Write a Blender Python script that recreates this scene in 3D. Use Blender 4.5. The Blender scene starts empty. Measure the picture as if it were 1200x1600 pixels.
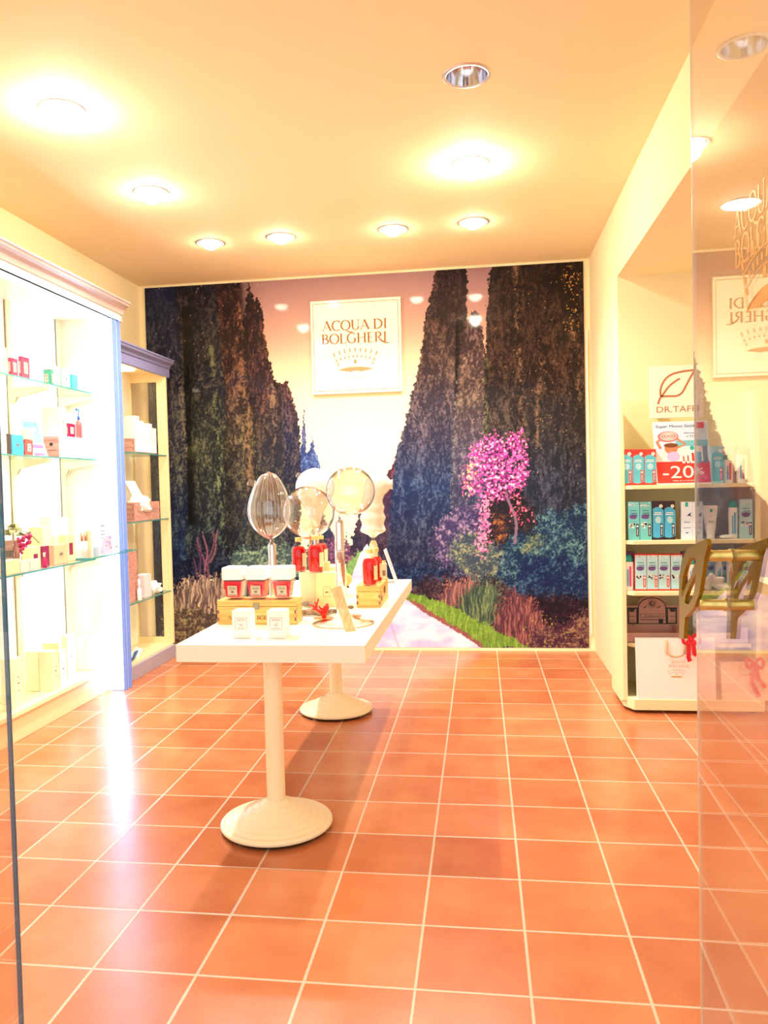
import bpy, math, random
import numpy as np
from mathutils import Vector, Matrix
random.seed(7)
SC = bpy.context.scene
COL = SC.collection
PI = math.pi
def srgb(c):
    return tuple(((x/255)/12.92 if x/255 <= .04045 else ((x/255+.055)/1.055)**2.4) for x in c)

# ---------------------------------------------------------------- camera
FPX, PX, PY = 1223.63, 580.3, 796.3            # focal length and principal point for a 1200 x 1600 frame
CAM = Vector((0.49556, -6.20253, 1.32995))
RGT = Vector((0.990234, 0.13723754, -0.02454566))
UPV = Vector((0.01989076, 0.03518782, 0.99918275))
UPV = Vector((0, 0, 1)); FWD = Vector((-0.1379891, 0.98991296, -0.03211441)).normalized()
RGT = (RGT - FWD*RGT.dot(FWD)).normalized(); UPV = RGT.cross(FWD)
cam_data = bpy.data.cameras.new('camera'); cam = bpy.data.objects.new('camera', cam_data); COL.objects.link(cam)
cam.matrix_world = Matrix(((RGT.x, UPV.x, -FWD.x, CAM.x), (RGT.y, UPV.y, -FWD.y, CAM.y), (RGT.z, UPV.z, -FWD.z, CAM.z), (0, 0, 0, 1)))
cam_data.sensor_fit = 'HORIZONTAL'; cam_data.sensor_width = 36
cam_data.lens = FPX/1200*36; cam_data.shift_x = (600-PX)/1200; cam_data.shift_y = (PY-800)/1200
cam_data.clip_start = .05
SC.camera = cam
def P(x, y, /, **k):
    """where the sight line through a surveyed point of the photograph meets a plane of the room"""
    (ax, v), = k.items(); i = 'xyz'.index(ax)
    d = RGT*((x-PX)/FPX) - UPV*((y-PY)/FPX) + FWD
    return CAM + d*((v-CAM[i])/d[i])
# ---------------------------------------------------------------- colour management, world, lights
SC.view_settings.view_transform = 'Standard'; SC.view_settings.look = 'None'
SC.view_settings.gamma = 1; SC.view_settings.use_curve_mapping = False
SC.view_settings.exposure = 0.42
SC.cycles.use_denoising = True
SC.cycles.max_bounces = 14; SC.cycles.transparent_max_bounces = 24; SC.cycles.transmission_bounces = 12
SC.cycles.sample_clamp_indirect = 8
world = bpy.data.worlds.new('daylight'); SC.world = world; world.use_nodes = True
bg = world.node_tree.nodes['Background']; bg.inputs[0].default_value = (1, .97, .95, 1); bg.inputs[1].default_value = 1.35
WARM = (1.0, .955, .88)
SPOT_W, BULB_S = 50, 85
LED_STRENGTH, LEDV_STRENGTH = 1.5, 17
ALCOVE_W = 12
DOWNLIGHTS = [(.475, -2.88, 0, 'unlit ceiling downlight with chrome reflector closest to the entrance'),
              (.48, -1.97, 2.2, 'dazzling ceiling downlight between the unlit one and the mural row'),
              (.487, -1.03, 1, 'lit ceiling downlight of the mural row, straight behind the dazzling one'),
              (-.04, -1.0, 1, 'lit ceiling downlight of the mural row, above the white framed sign'),
              (-.80, -1.0, 1, 'lit ceiling downlight of the mural row, second from the display cabinet'),
              (-1.30, -.98, .7, 'smallest looking lit ceiling downlight, nearest the corner cabinet'),
              (-1.31, -1.93, 1.3, 'bright ceiling downlight over the aisle beside the display cabinet'),
              (-1.29, -2.92, 2.4, 'dazzling ceiling downlight closest to the display cabinet front edge')]

# ---------------------------------------------------------------- materials
MATS = {}
def mat(name, c, rough=.5, metal=0, spec=.5, emit=0, alpha=1, coat=0, trans=0, ior=1.45, mottle=0, mscale=30):
    if name in MATS: return MATS[name]
    m = bpy.data.materials.new(name); m.use_nodes = True; n = m.node_tree.nodes; b = n['Principled BSDF']
    col = (*srgb(c), 1)
    b.inputs['Base Color'].default_value = col; b.inputs['Roughness'].default_value = rough
    b.inputs['Metallic'].default_value = metal; b.inputs['Specular IOR Level'].default_value = spec
    b.inputs['Coat Weight'].default_value = coat; b.inputs['Coat Roughness'].default_value = .05
    b.inputs['Transmission Weight'].default_value = trans; b.inputs['IOR'].default_value = ior
    if emit: b.inputs['Emission Color'].default_value = col; b.inputs['Emission Strength'].default_value = emit
    if mottle:
        l = m.node_tree.links; t = n.new('ShaderNodeTexCoord'); q = n.new('ShaderNodeTexNoise'); r = n.new('ShaderNodeMapRange'); x = n.new('ShaderNodeMixRGB')
        q.inputs['Scale'].default_value = mscale; q.inputs['Detail'].default_value = 5
        l.new(t.outputs['Object'], q.inputs['Vector']); l.new(q.outputs['Fac'], r.inputs[0])
        r.inputs[3].default_value = 1-mottle; r.inputs[4].default_value = 1+mottle*.4
        x.blend_type = 'MULTIPLY'; x.inputs[0].default_value = 1; x.inputs[1].default_value = col; l.new(r.outputs[0], x.inputs[2]); l.new(x.outputs[0], b.inputs['Base Color'])
    MATS[name] = m; return m
def wood(name, light, dark, scale=(3, 40, 40), rough=.5):
    if name in MATS: return MATS[name]
    m = bpy.data.materials.new(name); m.use_nodes = True; n = m.node_tree.nodes; l = m.node_tree.links; b = n['Principled BSDF']
    t = n.new('ShaderNodeTexCoord'); mp = n.new('ShaderNodeMapping'); mp.inputs['Scale'].default_value = scale
    q = n.new('ShaderNodeTexNoise'); q.inputs['Scale'].default_value = 1.6; q.inputs['Detail'].default_value = 6; q.inputs['Distortion'].default_value = .8
    r = n.new('ShaderNodeValToRGB'); r.color_ramp.elements[0].position = .35; r.color_ramp.elements[1].position = .68
    r.color_ramp.elements[0].color = (*srgb(dark), 1); r.color_ramp.elements[1].color = (*srgb(light), 1)
    l.new(t.outputs['Object'], mp.inputs[0]); l.new(mp.outputs[0], q.inputs[0]); l.new(q.outputs['Fac'], r.inputs[0]); l.new(r.outputs[0], b.inputs['Base Color'])
    b.inputs['Roughness'].default_value = rough
    MATS[name] = m; return m
def thin_glass(name, tint=(255, 255, 255), rough=0.0, boost=1.0, ior=1.5):
    if name in MATS: return MATS[name]
    m = bpy.data.materials.new(name); m.use_nodes = True; n = m.node_tree.nodes; l = m.node_tree.links
    n.remove(n['Principled BSDF']); out = n['Material Output']
    t = n.new('ShaderNodeBsdfTransparent'); t.inputs[0].default_value = (*srgb(tint), 1)
    g = n.new('ShaderNodeBsdfGlossy'); g.inputs['Roughness'].default_value = rough
    f = n.new('ShaderNodeFresnel'); f.inputs[0].default_value = ior
    x = n.new('ShaderNodeMixShader'); mu = n.new('ShaderNodeMath'); mu.operation = 'MULTIPLY'; mu.inputs[1].default_value = boost; mu.use_clamp = True
    ge = n.new('ShaderNodeNewGeometry'); mr = n.new('ShaderNodeMapRange'); mr.inputs[3].default_value = ior; mr.inputs[4].default_value = 1/ior
    l.new(ge.outputs['Backfacing'], mr.inputs[0]); l.new(mr.outputs[0], f.inputs[0])       # same glancing angle on both faces of a thin pane
    l.new(f.outputs[0], mu.inputs[0]); l.new(mu.outputs[0], x.inputs[0]); l.new(t.outputs[0], x.inputs[1]); l.new(g.outputs[0], x.inputs[2]); l.new(x.outputs[0], out.inputs[0])
    MATS[name] = m; return m
def emitter(name, c, s):
    m = bpy.data.materials.new(name); m.use_nodes = True; n = m.node_tree.nodes; b = n['Principled BSDF']
    b.inputs['Base Color'].default_value = (*srgb(c), 1); b.inputs['Emission Color'].default_value = (*srgb(c), 1); b.inputs['Emission Strength'].default_value = s
    MATS[name] = m; return m
CREAM = mat('cream_paint', (250, 236, 190), .45, mottle=.03)
CREAMW = mat('pale_cream_lacquer', (252, 246, 222), .3)
WHITE = mat('white_card', (250, 249, 244), .55)
WHITEG = mat('white_gloss', (252, 252, 250), .2)
YCARD = mat('yellow_cream_card', (250, 232, 170), .6)
PALEY = mat('pale_yellow_card', (248, 240, 200), .6)
WALLM = mat('wall_cream_plaster', (247, 233, 190), .75, mottle=.02, mscale=6)
CEILM = mat('ceiling_cream_plaster', (250, 227, 184), .8, mottle=.02, mscale=5)
TAUPE = mat('taupe_moulding', (196, 172, 168), .4)
BLUEGREY = mat('blue_grey_moulding', (120, 132, 176), .4)
GOLDTXT = mat('bronze_lettering', (158, 96, 50), .5, spec=.2)
GOLDP = mat('gold_print', (214, 172, 96), .35, metal=.3)
PEACH = mat('peach_print', (226, 138, 96), .5)
PINEY = wood('pine_wood', (250, 206, 120), (232, 164, 78))
PINEP = wood('pinkish_wood', (214, 168, 152), (178, 122, 112))
DARKP = mat('dark_print', (60, 44, 44), .6)
GREYP = mat('grey_print', (130, 118, 110), .6)
RED = mat('red_liquid', (232, 10, 22), .03, spec=.5, trans=.55, ior=1.35)
MAGRED = mat('crimson_liquid', (236, 16, 50), .12, spec=.5, coat=.4)
MAGENTA = mat('magenta_liquid', (176, 20, 92), .15, coat=.5)
CLEAR = thin_glass('clear_glass')
CHROME = mat('chrome', (225, 225, 228), .08, metal=1)
STEEL = mat('brushed_steel', (205, 206, 210), .18, metal=1)
BLACKM = mat('black_rubber', (22, 20, 20), .6)
VASE = mat('blown_glass', (255, 252, 246), .0, trans=1, ior=1.4)
OPAL = mat('opal_white_glass', (255, 248, 232), .12, trans=.25, coat=.6)
REDV = mat('vivid_red', (232, 40, 24), .45)
RIB = mat('red_ribbon', (214, 24, 40), .4)

# ---------------------------------------------------------------- mesh helpers
ORI = {}
class MB:
    def __init__(s): s.v = []; s.f = []; s.c = None
    def add(s, vs, fs):
        k = len(s.v); s.v += [Vector(q) for q in vs]; s.f += [tuple(i+k for i in q) for q in fs]; return s
    def box(s, x0, x1, y0, y1, z0, z1):
        return s.hexa([(x0, y0, z0), (x1, y0, z0), (x1, y1, z0), (x0, y1, z0)], [(x0, y0, z1), (x1, y0, z1), (x1, y1, z1), (x0, y1, z1)])
    def hexa(s, b, t):
        return s.add(list(b)+list(t), [(3, 2, 1, 0), (4, 5, 6, 7), (0, 1, 5, 4), (1, 2, 6, 5), (2, 3, 7, 6), (3, 0, 4, 7)])
    def obox(s, o, u, v, w):
        """box from a corner and three edge vectors"""
        o, u, v, w = map(Vector, (o, u, v, w))
        return s.hexa([o, o+u, o+u+v, o+v], [o+w, o+u+w, o+u+v+w, o+v+w])
    def rbox(s, cx, cy, wx, wy, z0, z1, a=0):
        c, q = math.cos(a), math.sin(a); r = lambda x, y, z: (cx+x*c-y*q, cy+x*q+y*c, z); h, k = wx/2, wy/2
        return s.hexa([r(-h, -k, z0), r(h, -k, z0), r(h, k, z0), r(-h, k, z0)], [r(-h, -k, z1), r(h, -k, z1), r(h, k, z1), r(-h, k, z1)])
    def lathe(s, prof, cx, cy, n=32, cap=True, rib=0, nrib=16):
        vs = []; m = len(prof)
        for i in range(n):
            a = 2*PI*i/n; k = 1+rib*math.cos(nrib*a)
            for r, z in prof: vs.append((cx+r*k*math.cos(a), cy+r*k*math.sin(a), z))
        fs = [(i*m+j, ((i+1) % n)*m+j, ((i+1) % n)*m+j+1, i*m+j+1) for i in range(n) for j in range(m-1)]
        if cap: fs += [tuple(i*m for i in range(n))[::-1], tuple(i*m+m-1 for i in range(n))]
        return s.add(vs, fs)
    def tube(s, pts, r, n=10, closed=False):
        pts = [Vector(p) for p in pts]; rs = r if isinstance(r, (list, tuple)) else [r]*len(pts); vs = []; m = len(pts)
        for i, p in enumerate(pts):
            a = pts[(i-1) % m] if closed or i else p; b = pts[(i+1) % m] if closed or i < m-1 else p
            t = (b-a).normalized(); h = Vector((0, 0, 1)) if abs(t.z) < .9 else Vector((1, 0, 0)); u = t.cross(h).normalized(); w = t.cross(u)
            for j in range(n):
                g = 2*PI*j/n; vs.append(p+(u*math.cos(g)+w*math.sin(g))*rs[i])
        fs = [(i*n+j, i*n+(j+1) % n, ((i+1) % m)*n+(j+1) % n, ((i+1) % m)*n+j) for i in range(m if closed else m-1) for j in range(n)]
        if not closed: fs += [tuple(range(n))[::-1], tuple(range((m-1)*n, m*n))]
        return s.add(vs, fs)
    def sphere(s, c, r, n=20, m=12, sc=(1, 1, 1)):
        c = Vector(c); vs = [c+Vector((0, 0, r*sc[2]))]
        for i in range(1, m):
            for j in range(n):
                a, b = PI*i/m, 2*PI*j/n; vs.append(c+Vector((r*sc[0]*math.sin(a)*math.cos(b), r*sc[1]*math.sin(a)*math.sin(b), r*sc[2]*math.cos(a))))
        vs.append(c-Vector((0, 0, r*sc[2])))
        fs = [(0, 1+j, 1+(j+1) % n) for j in range(n)]
        fs += [(1+(i*n)+j, 1+(i+1)*n+j, 1+(i+1)*n+(j+1) % n, 1+i*n+(j+1) % n) for i in range(m-2) for j in range(n)]
        L = len(vs)-1; fs += [(L, 1+(m-2)*n+(j+1) % n, 1+(m-2)*n+j) for j in range(n)]
        return s.add(vs, fs)
    def prism(s, poly, d):
        """3-D outline pushed along d"""
        d = Vector(d); n = len(poly); poly = [Vector(p) for p in poly]
        return s.add(poly+[p+d for p in poly], [tuple(range(n))[::-1], tuple(range(n, 2*n))]+[(i, (i+1) % n, n+(i+1) % n, n+i) for i in range(n)])
    def frect(s, F, a0, a1, b0, b1, d=.0007):
        return s.add([F.p(a0, b0, d), F.p(a1, b0, d), F.p(a1, b1, d), F.p(a0, b1, d)], [(0, 1, 2, 3)])
    def fpoly(s, F, pts, d=.0007):
        return s.add([F.p(a, b, d) for a, b in pts], [tuple(range(len(pts)))])
    def fell(s, F, a, b, ra, rb, d=.0007, n=16):
        return s.fpoly(F, [(a+ra*math.cos(2*PI*i/n), b+rb*math.sin(2*PI*i/n)) for i in range(n)], d)
    def fline(s, F, pts, w, d=.0007):
        """a drawn stroke; w a width or one width per point"""
        ws = w if isinstance(w, (list, tuple)) else [w]*len(pts); L = []; R = []
        for i, (x, y) in enumerate(pts):
            x0, y0 = pts[max(i-1, 0)]; x1, y1 = pts[min(i+1, len(pts)-1)]; q = math.hypot(x1-x0, y1-y0) or 1
            nx, ny = -(y1-y0)/q*ws[i]/2, (x1-x0)/q*ws[i]/2; L.append(F.p(x+nx, y+ny, d)); R.append(F.p(x-nx, y-ny, d))
        n = len(pts); return s.add(L+R, [(n+i, n+i+1, i+1, i) for i in range(n-1)])
    def fframe(s, F, a0, a1, b0, b1, w, d=.0007):
        s.frect(F, a0, a1, b0, b0+w, d); s.frect(F, a0, a1, b1-w, b1, d); s.frect(F, a0, a0+w, b0+w, b1-w, d); return s.frect(F, a1-w, a1, b0+w, b1-w, d)
    def build(s, name, m, parent=None, smooth=False, bevel=0, seg=2):
        me = bpy.data.meshes.new(name)
        if parent is None:
            lo = [min(q[i] for q in s.v) for i in range(3)]; hi = [max(q[i] for q in s.v) for i in range(3)]
            o = Vector(((lo[0]+hi[0])/2, (lo[1]+hi[1])/2, lo[2]))
        else: o = ORI[parent.name]
        me.from_pydata([q-o for q in s.v], [], s.f); me.materials.append(m)
        ob = bpy.data.objects.new(name, me); COL.objects.link(ob)
        if parent is None: ob.location = o
        else: ob.parent = parent
        ORI[ob.name] = o
        if smooth: me.polygons.foreach_set('use_smooth', [True]*len(me.polygons))
        if bevel:
            b = ob.modifiers.new('edge', 'BEVEL'); b.width = bevel; b.segments = seg; b.limit_method = 'ANGLE'
        return ob
class Face:
    """a flat face: corner o, unit axes u (across) and v (up), normal outward"""
    def __init__(s, o, u, v): s.o, s.u, s.v = Vector(o), Vector(u).normalized(), Vector(v).normalized(); s.n = s.u.cross(s.v)
    def p(s, a, b, d=0): return s.o+s.u*a+s.v*b+s.n*d
def tag(o, label=None, cat=None, group=None, kind=None):
    for k, v in (('label', label), ('category', cat), ('group', group), ('kind', kind)):
        if v: o[k] = v
    return o
def thing(name, label, cat, loc, group=None):
    o = bpy.data.objects.new(name, None); COL.objects.link(o); o.location = loc; o.empty_display_size = .05
    ORI[o.name] = Vector(loc); return tag(o, label, cat, group)
def struct(name, b, m, **k):
    o = b.build(name, m, **k); o['kind'] = 'structure'; return o
def dup(root, loc, label, rz=None):
    r = root.copy(); COL.objects.link(r); r.location = loc; r['label'] = label
    if rz is not None: r.rotation_euler.z = rz
    for ch in list(root.children):
        c = ch.copy(); COL.objects.link(c); c.parent = r
        for g in list(ch.children):
            d = g.copy(); COL.objects.link(d); d.parent = c
    return r
# ------------------------------ lettering
def _arc(cx, cy, rx, ry, a0, a1, thick, thin=.045, n=14):
    pts, ws = [], []
    for i in range(n+1):
        a = math.radians(a0+(a1-a0)*i/n); pts.append((cx+rx*math.cos(a), cy+ry*math.sin(a))); ws.append(thin+(thick-thin)*abs(math.cos(a))**1.2)
    return pts, ws
def _ln(x0, y0, x1, y1, w): return [(x0, y0), (x1, y1)], [w, w]
T, t = .12, .045
_sf = lambda x, y: _ln(x-.11, y, x+.11, y, .035)
GLYPH = {
 'A': (.92, [_ln(.08, 0, .45, 1, t), _ln(.43, 1, .84, 0, T), _ln(.22, .34, .7, .34, t), _sf(.08, .015), _sf(.84, .015)]),
 'C': (.88, [_arc(.5, .5, .42, .5, 48, 312, T), _ln(.8, .72, .8, .95, t)]),
 'Q': (1.0, [_arc(.5, .5, .43, .5, 0, 360, T), ([(.5, .02), (.75, -.14), (1.05, -.24), (1.4, -.22)], [.03, .08, .09, .02])]),
 'U': (.92, [_ln(.18, 1, .18, .32, T), _arc(.47, .33, .29, .33, 180, 360, T*.8), _ln(.76, .32, .76, 1, t), _sf(.18, .985), _sf(.76, .985)]),
 'D': (.98, [_ln(.18, 0, .18, 1, T), _arc(.3, .5, .56, .485, -90, 90, T), _ln(.05, .02, .32, .02, t), _ln(.05, .98, .32, .98, t)]),
 'I': (.4, [_ln(.2, 0, .2, 1, T), _sf(.2, .015), _sf(.2, .985)]),
 'B': (.78, [_ln(.18, 0, .18, 1, T), _arc(.3, .75, .3, .235, -90, 90, T*.85), _arc(.3, .27, .38, .25, -90, 90, T), _ln(.05, .02, .32, .02, t), _ln(.05, .98, .32, .98, t), _ln(.18, .52, .32, .52, t)]),
 'O': (.98, [_arc(.49, .5, .42, .5, 0, 360, T)]),
 'L': (.7, [_ln(.18, 0, .18, 1, T), _ln(.05, .02, .64, .02, t), _ln(.63, 0, .66, .2, t), _sf(.18, .985)]),
 'G': (.95, [_arc(.5, .5, .42, .5, 48, 318, T), _ln(.8, .12, .8, .45, T), _ln(.66, .45, .93, .45, t)]),
 'H': (.98, [_ln(.18, 0, .18, 1, T), _ln(.8, 0, .8, 1, T), _ln(.18, .52, .8, .52, t), _sf(.18, .015), _sf(.18, .985), _sf(.8, .015), _sf(.8, .985)]),
 'E': (.72, [_ln(.18, 0, .18, 1, T), _ln(.05, .02, .64, .02, t), _ln(.05, .98, .6, .98, t), _ln(.18, .52, .52, .52, t)]),
 'R': (.82, [_ln(.18, 0, .18, 1, T), _arc(.3, .74, .32, .25, -90, 90, T), _ln(.05, .98, .32, .98, t), _sf(.18, .015), ([(.36, .5), (.62, .16), (.95, -.08), (1.3, -.16), (1.5, -.12)], [.06, T, .1, .06, .02])]),
 'T': (.8, [_ln(.4, 0, .4, 1, T), _ln(.06, .98, .74, .98, t), _sf(.4, .015)]),
 'S': (.6, [_arc(.3, .73, .2, .25, 30, 270, .08), _arc(.3, .26, .24, .25, 90, -150, T)]),
 'N': (1.0, [_ln(.18, 0, .18, 1, t), _ln(.16, 1, .82, 0, T), _ln(.82, 0, .82, 1, t), _sf(.18, .015), _sf(.82, .985)]),
 ' ': (.35, [])}
def serif(name, s, F, a, b, h, m, parent, width=None, d=.0008, bold=1.0, upto=None):
    tot = sum(GLYPH[c][0] for c in s); k = width/tot if width else h; M = MB(); x = 0
    for i, c in enumerate(s):
        w, st = GLYPH[c]
        for pts, ws in st: M.fline(F, [(a+(x+px)*k, b+py*h) for px, py in pts], [q*h*bold for q in ws], d)
        x += w
    return M.build(name, m, parent)
_TXT = {}
def sans(name, s, F, a, b, h, m, parent, width=None, d=.0008):
    """plain lettering, cap height h, optional total width"""
    if s not in _TXT:
        c = bpy.data.curves.new('lettering', 'FONT'); c.body = s; c.resolution_u = 3
        o = bpy.data.objects.new('lettering', c); me = bpy.data.meshes.new_from_object(o)
        _TXT[s] = ([tuple(v.co[:2]) for v in me.vertices], [tuple(p.vertices) for p in me.polygons]); bpy.data.objects.remove(o); bpy.data.meshes.remove(me)
    vs, fs = _TXT[s]; x0 = min(v[0] for v in vs); x1 = max(v[0] for v in vs); k = h/.72; kx = width/(x1-x0) if width else k
    return MB().add([F.p(a+(x-x0)*kx, b+y*k, d) for x, y in vs], fs).build(name, m, parent)
def crown_marks(F, a, b, w, d=.0008):
    """the mural crown: rows of slots above a curved base, w wide, centred on a, bottom at b"""
    M = MB(); g = w/2
    for i in range(9):
        q = (i-4)/4; x = a+q*g*.98; y = b+w*(.48-.10*q*q); l = .09*w; dx = q*.035*w
        M.fline(F, [(x, y), (x+dx, y+l)], .032*w, d)
    for i in range(10):
        q = (i-4.5)/4.5; x = a+q*g*.88; y = b+w*(.345-.09*q*q); M.fline(F, [(x, y), (x+q*.02*w, y+.055*w)], .036*w, d)
    for q in (-1, 1): M.fline(F, [(a+q*g*.80, b+w*.16), (a+q*g*.84, b+w*.225)], .03*w, d)
    M.fpoly(F, [(a-.035*w, b+.2*w), (a+.035*w, b+.2*w), (a+.035*w, b+.27*w), (a, b+.3*w), (a-.035*w, b+.27*w)], d)
    top = [(a+g*.8*math.cos(t_), b+.05*w+.07*w*math.sin(t_)) for t_ in [PI*i/10 for i in range(11)]]
    bot = [(a-g*.2, b), (a-g*.17, b+.022*w), (a+g*.17, b+.022*w), (a+g*.2, b)]
    M.fpoly(F, top+bot, d)
    return M
def crown_lines(F, a, b, w, d=.0008):
    M = MB(); g = w/2
    for r, h0, wd in ((1.02, .44, .012), (.95, .30, .010), (.86, .13, .02)):
        M.fline(F, [(a+q*g*r, b+w*(h0-.1*q*q)) for q in [i/6-1 for i in range(13)]], wd*w, d)
    for q in (-1, 1): M.fline(F, [(a+q*g*.8, b+w*.05), (a+q*g*1.08, b+w*.46)], .014*w, d)
    return M

# ================================================================ the room
HC, XL, XR, YF, YN, HN = 3.01, -2.26, 1.352, -5.42, -1.20, 2.565
def floor_material():
    m = bpy.data.materials.new('terracotta_tiles'); m.use_nodes = True; n = m.node_tree.nodes; l = m.node_tree.links; b = n['Principled BSDF']
    g = n.new('ShaderNodeNewGeometry'); sx = n.new('ShaderNodeSeparateXYZ'); l.new(g.outputs['Position'], sx.inputs[0])
    def math_(op, a, b_=None, c=None):
        q = n.new('ShaderNodeMath'); q.operation = op
        for i, v in enumerate((a, b_, c)):
            if v is None: continue
            if isinstance(v, (int, float)): q.inputs[i].default_value = v
            else: l.new(v, q.inputs[i])
        return q.outputs[0]
    def cell(o, off):
        s_ = math_('DIVIDE', math_('ADD', o, off), .3); return s_, math_('FLOOR', s_), math_('ABSOLUTE', math_('SUBTRACT', math_('FRACT', math_('ADD', s_, .5)), .5))
    _, ix, dx = cell(sx.outputs[0], 30.0); _, iy, dy = cell(sx.outputs[1], 30.0-.008)
    nd = n.new('ShaderNodeTexNoise'); nd.inputs['Scale'].default_value = 60; l.new(g.outputs['Position'], nd.inputs[0])
    wob = math_('MULTIPLY', math_('SUBTRACT', nd.outputs['Fac'], .5), .006)
    dd = math_('ADD', math_('MINIMUM', dx, dy), wob)
    ramp = n.new('ShaderNodeMapRange'); ramp.interpolation_type = 'SMOOTHSTEP'; l.new(dd, ramp.inputs[0]); ramp.inputs[1].default_value = .010; ramp.inputs[2].default_value = .017
    cv = n.new('ShaderNodeCombineXYZ'); l.new(ix, cv.inputs[0]); l.new(iy, cv.inputs[1]); wn = n.new('ShaderNodeTexWhiteNoise'); wn.noise_dimensions = '3D'; l.new(cv.outputs[0], wn.inputs[0])
    n1 = n.new('ShaderNodeTexNoise'); n1.inputs['Scale'].default_value = 5; n1.inputs['Detail'].default_value = 6; l.new(g.outputs['Position'], n1.inputs[0])
    n2 = n.new('ShaderNodeTexNoise'); n2.inputs['Scale'].default_value = 160; n2.inputs['Detail'].default_value = 3; l.new(g.outputs['Position'], n2.inputs[0])
    f = math_('ADD', math_('MULTIPLY', wn.outputs[0], .35), math_('ADD', math_('MULTIPLY', n1.outputs['Fac'], .7), math_('MULTIPLY', n2.outputs['Fac'], .25)))
    cr = n.new('ShaderNodeValToRGB'); l.new(f, cr.inputs[0]); e = cr.color_ramp.elements
    e[0].position = .35; e[0].color = (*srgb((178, 98, 58)), 1); e[1].position = .95; e[1].color = (*srgb((206, 134, 90)), 1)
    e2 = e.new(.65); e2.color = (*srgb((194, 116, 72)), 1)
    mx = n.new('ShaderNodeMixRGB'); l.new(ramp.outputs[0], mx.inputs[0]); mx.inputs[1].default_value = (*srgb((214, 184, 158)), 1); l.new(cr.outputs[0], mx.inputs[2]); l.new(mx.outputs[0], b.inputs['Base Color'])
    bp = n.new('ShaderNodeBump'); bp.inputs['Strength'].default_value = .35; bp.inputs['Distance'].default_value = .004
    l.new(math_('ADD', ramp.outputs[0], math_('MULTIPLY', n2.outputs['Fac'], .12)), bp.inputs['Height']); l.new(bp.outputs[0], b.inputs['Normal'])
    b.inputs['Roughness'].default_value = .24; b.inputs['Specular IOR Level'].default_value = .5
    return m
struct('floor', MB().box(XL-.15, 2.85, -8, .15, -.1, 0), floor_material())
def ceiling():
    # slab with a round opening for each recessed light: lower face built as a grid of cells, the cells with a lamp ringed round its hole
    M = MB(); R_ = .098-.012
    xs = [XL-.15, -1.6, -1.06, -.5, .2, .8, XR+.02]; ys = [YF-.2, -3.4, -2.4, -1.5, -.6, .15]
    xs = [XL-.15, -1.58, -1.04, -.42, .22, .76, XR+.02]
    for i in range(len(xs)-1):
        for j in range(len(ys)-1):
            a, b, c, d = xs[i], xs[i+1], ys[j], ys[j+1]
            L = [q for q in DOWNLIGHTS if a < q[0] < b and c < q[1] < d]
            if not L: M.add([(a, c, HC), (a, d, HC), (b, d, HC), (b, c, HC)], [(0, 1, 2, 3)]); continue
            cx, cy = L[0][:2]; n = 48; inn = []; out = []
            for k in range(n):
                t_ = 2*PI*k/n; ct, st = math.cos(t_), math.sin(t_); inn.append((cx+R_*ct, cy+R_*st, HC))
                s_ = min([((b if ct > 0 else a)-cx)/ct if abs(ct) > 1e-9 else 9e9, ((d if st > 0 else c)-cy)/st if abs(st) > 1e-9 else 9e9]); out.append((cx+s_*ct, cy+s_*st, HC))
            M.add(inn+out, [(k, (k+1) % n, n+(k+1) % n, n+k) for k in range(n)])
            for X_, Y_ in ((a, c), (a, d), (b, c), (b, d)):
                k = min(range(n), key=lambda k: abs(((math.atan2(Y_-cy, X_-cx)-2*PI*(k+.5)/n+PI) % (2*PI))-PI)); M.add([out[k], (X_, Y_, HC), out[(k+1) % n]], [(0, 1, 2)])
    x0, x1, y0, y1, z = xs[0], xs[-1], ys[0], ys[-1], HC+.14
    M.add([(x0, y0, HC), (x1, y0, HC), (x1, y1, HC), (x0, y1, HC), (x0, y0, z), (x1, y0, z), (x1, y1, z), (x0, y1, z)], [(4, 5, 6, 7), (0, 1, 5, 4), (1, 2, 6, 5), (2, 3, 7, 6), (3, 0, 4, 7)])
    struct('ceiling', M, CEILM)
ceiling()
struct('wall_back', MB().box(XL-.15, 2.85, 0, .15, 0, HC), WALLM)
struct('wall_left', MB().box(XL-.15, XL, YF-.2, 0, 0, HC), WALLM)
struct('wall_right', MB().box(XR, 2.85, YN, 0, 0, HC), WALLM)
struct('trim_1', MB().box(XR, 2.85, YF-.2, YN, HN, HC), WALLM)          # header over the side alcove
struct('wall_alcove', MB().box(2.7, 2.85, YF-.2, YN, 0, HN), WALLM)
struct('wall_front', MB().box(XL, XL+.12, YF-.15, YF, 0, HC).box(2.58, 2.7, YF-.15, YF, 0, HN).box(XL+.12, XR, YF-.15, YF, 2.72, HC).box(XR, 2.7, YF-.15, YF, 2.72, HC).box(-.74, -.70, YF-.1, YF-.04, 0, 2.72).box(1.06, 1.10, YF-.1, YF-.04, 0, 2.72), WALLM)  # unseen shopfront, cut down to posts and lintel to admit more daylight
struct('added_window_1', MB().box(XL+.12, -.74, YF-.08, YF-.07, .02, 2.72), CLEAR); struct('added_window_2', MB().box(1.10, 2.58, YF-.08, YF-.07, .02, 2.72), CLEAR)  # panes added out of view so daylight reaches the front faces
struct('baseboard_back', MB().box(XL, XR, -.016, 0, 0, .022), CREAM)
struct('trim_2', MB().box(1.318, 1.328, -.02, 0, .13, 2.47), WHITE)      # pale strip beside the mural

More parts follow.
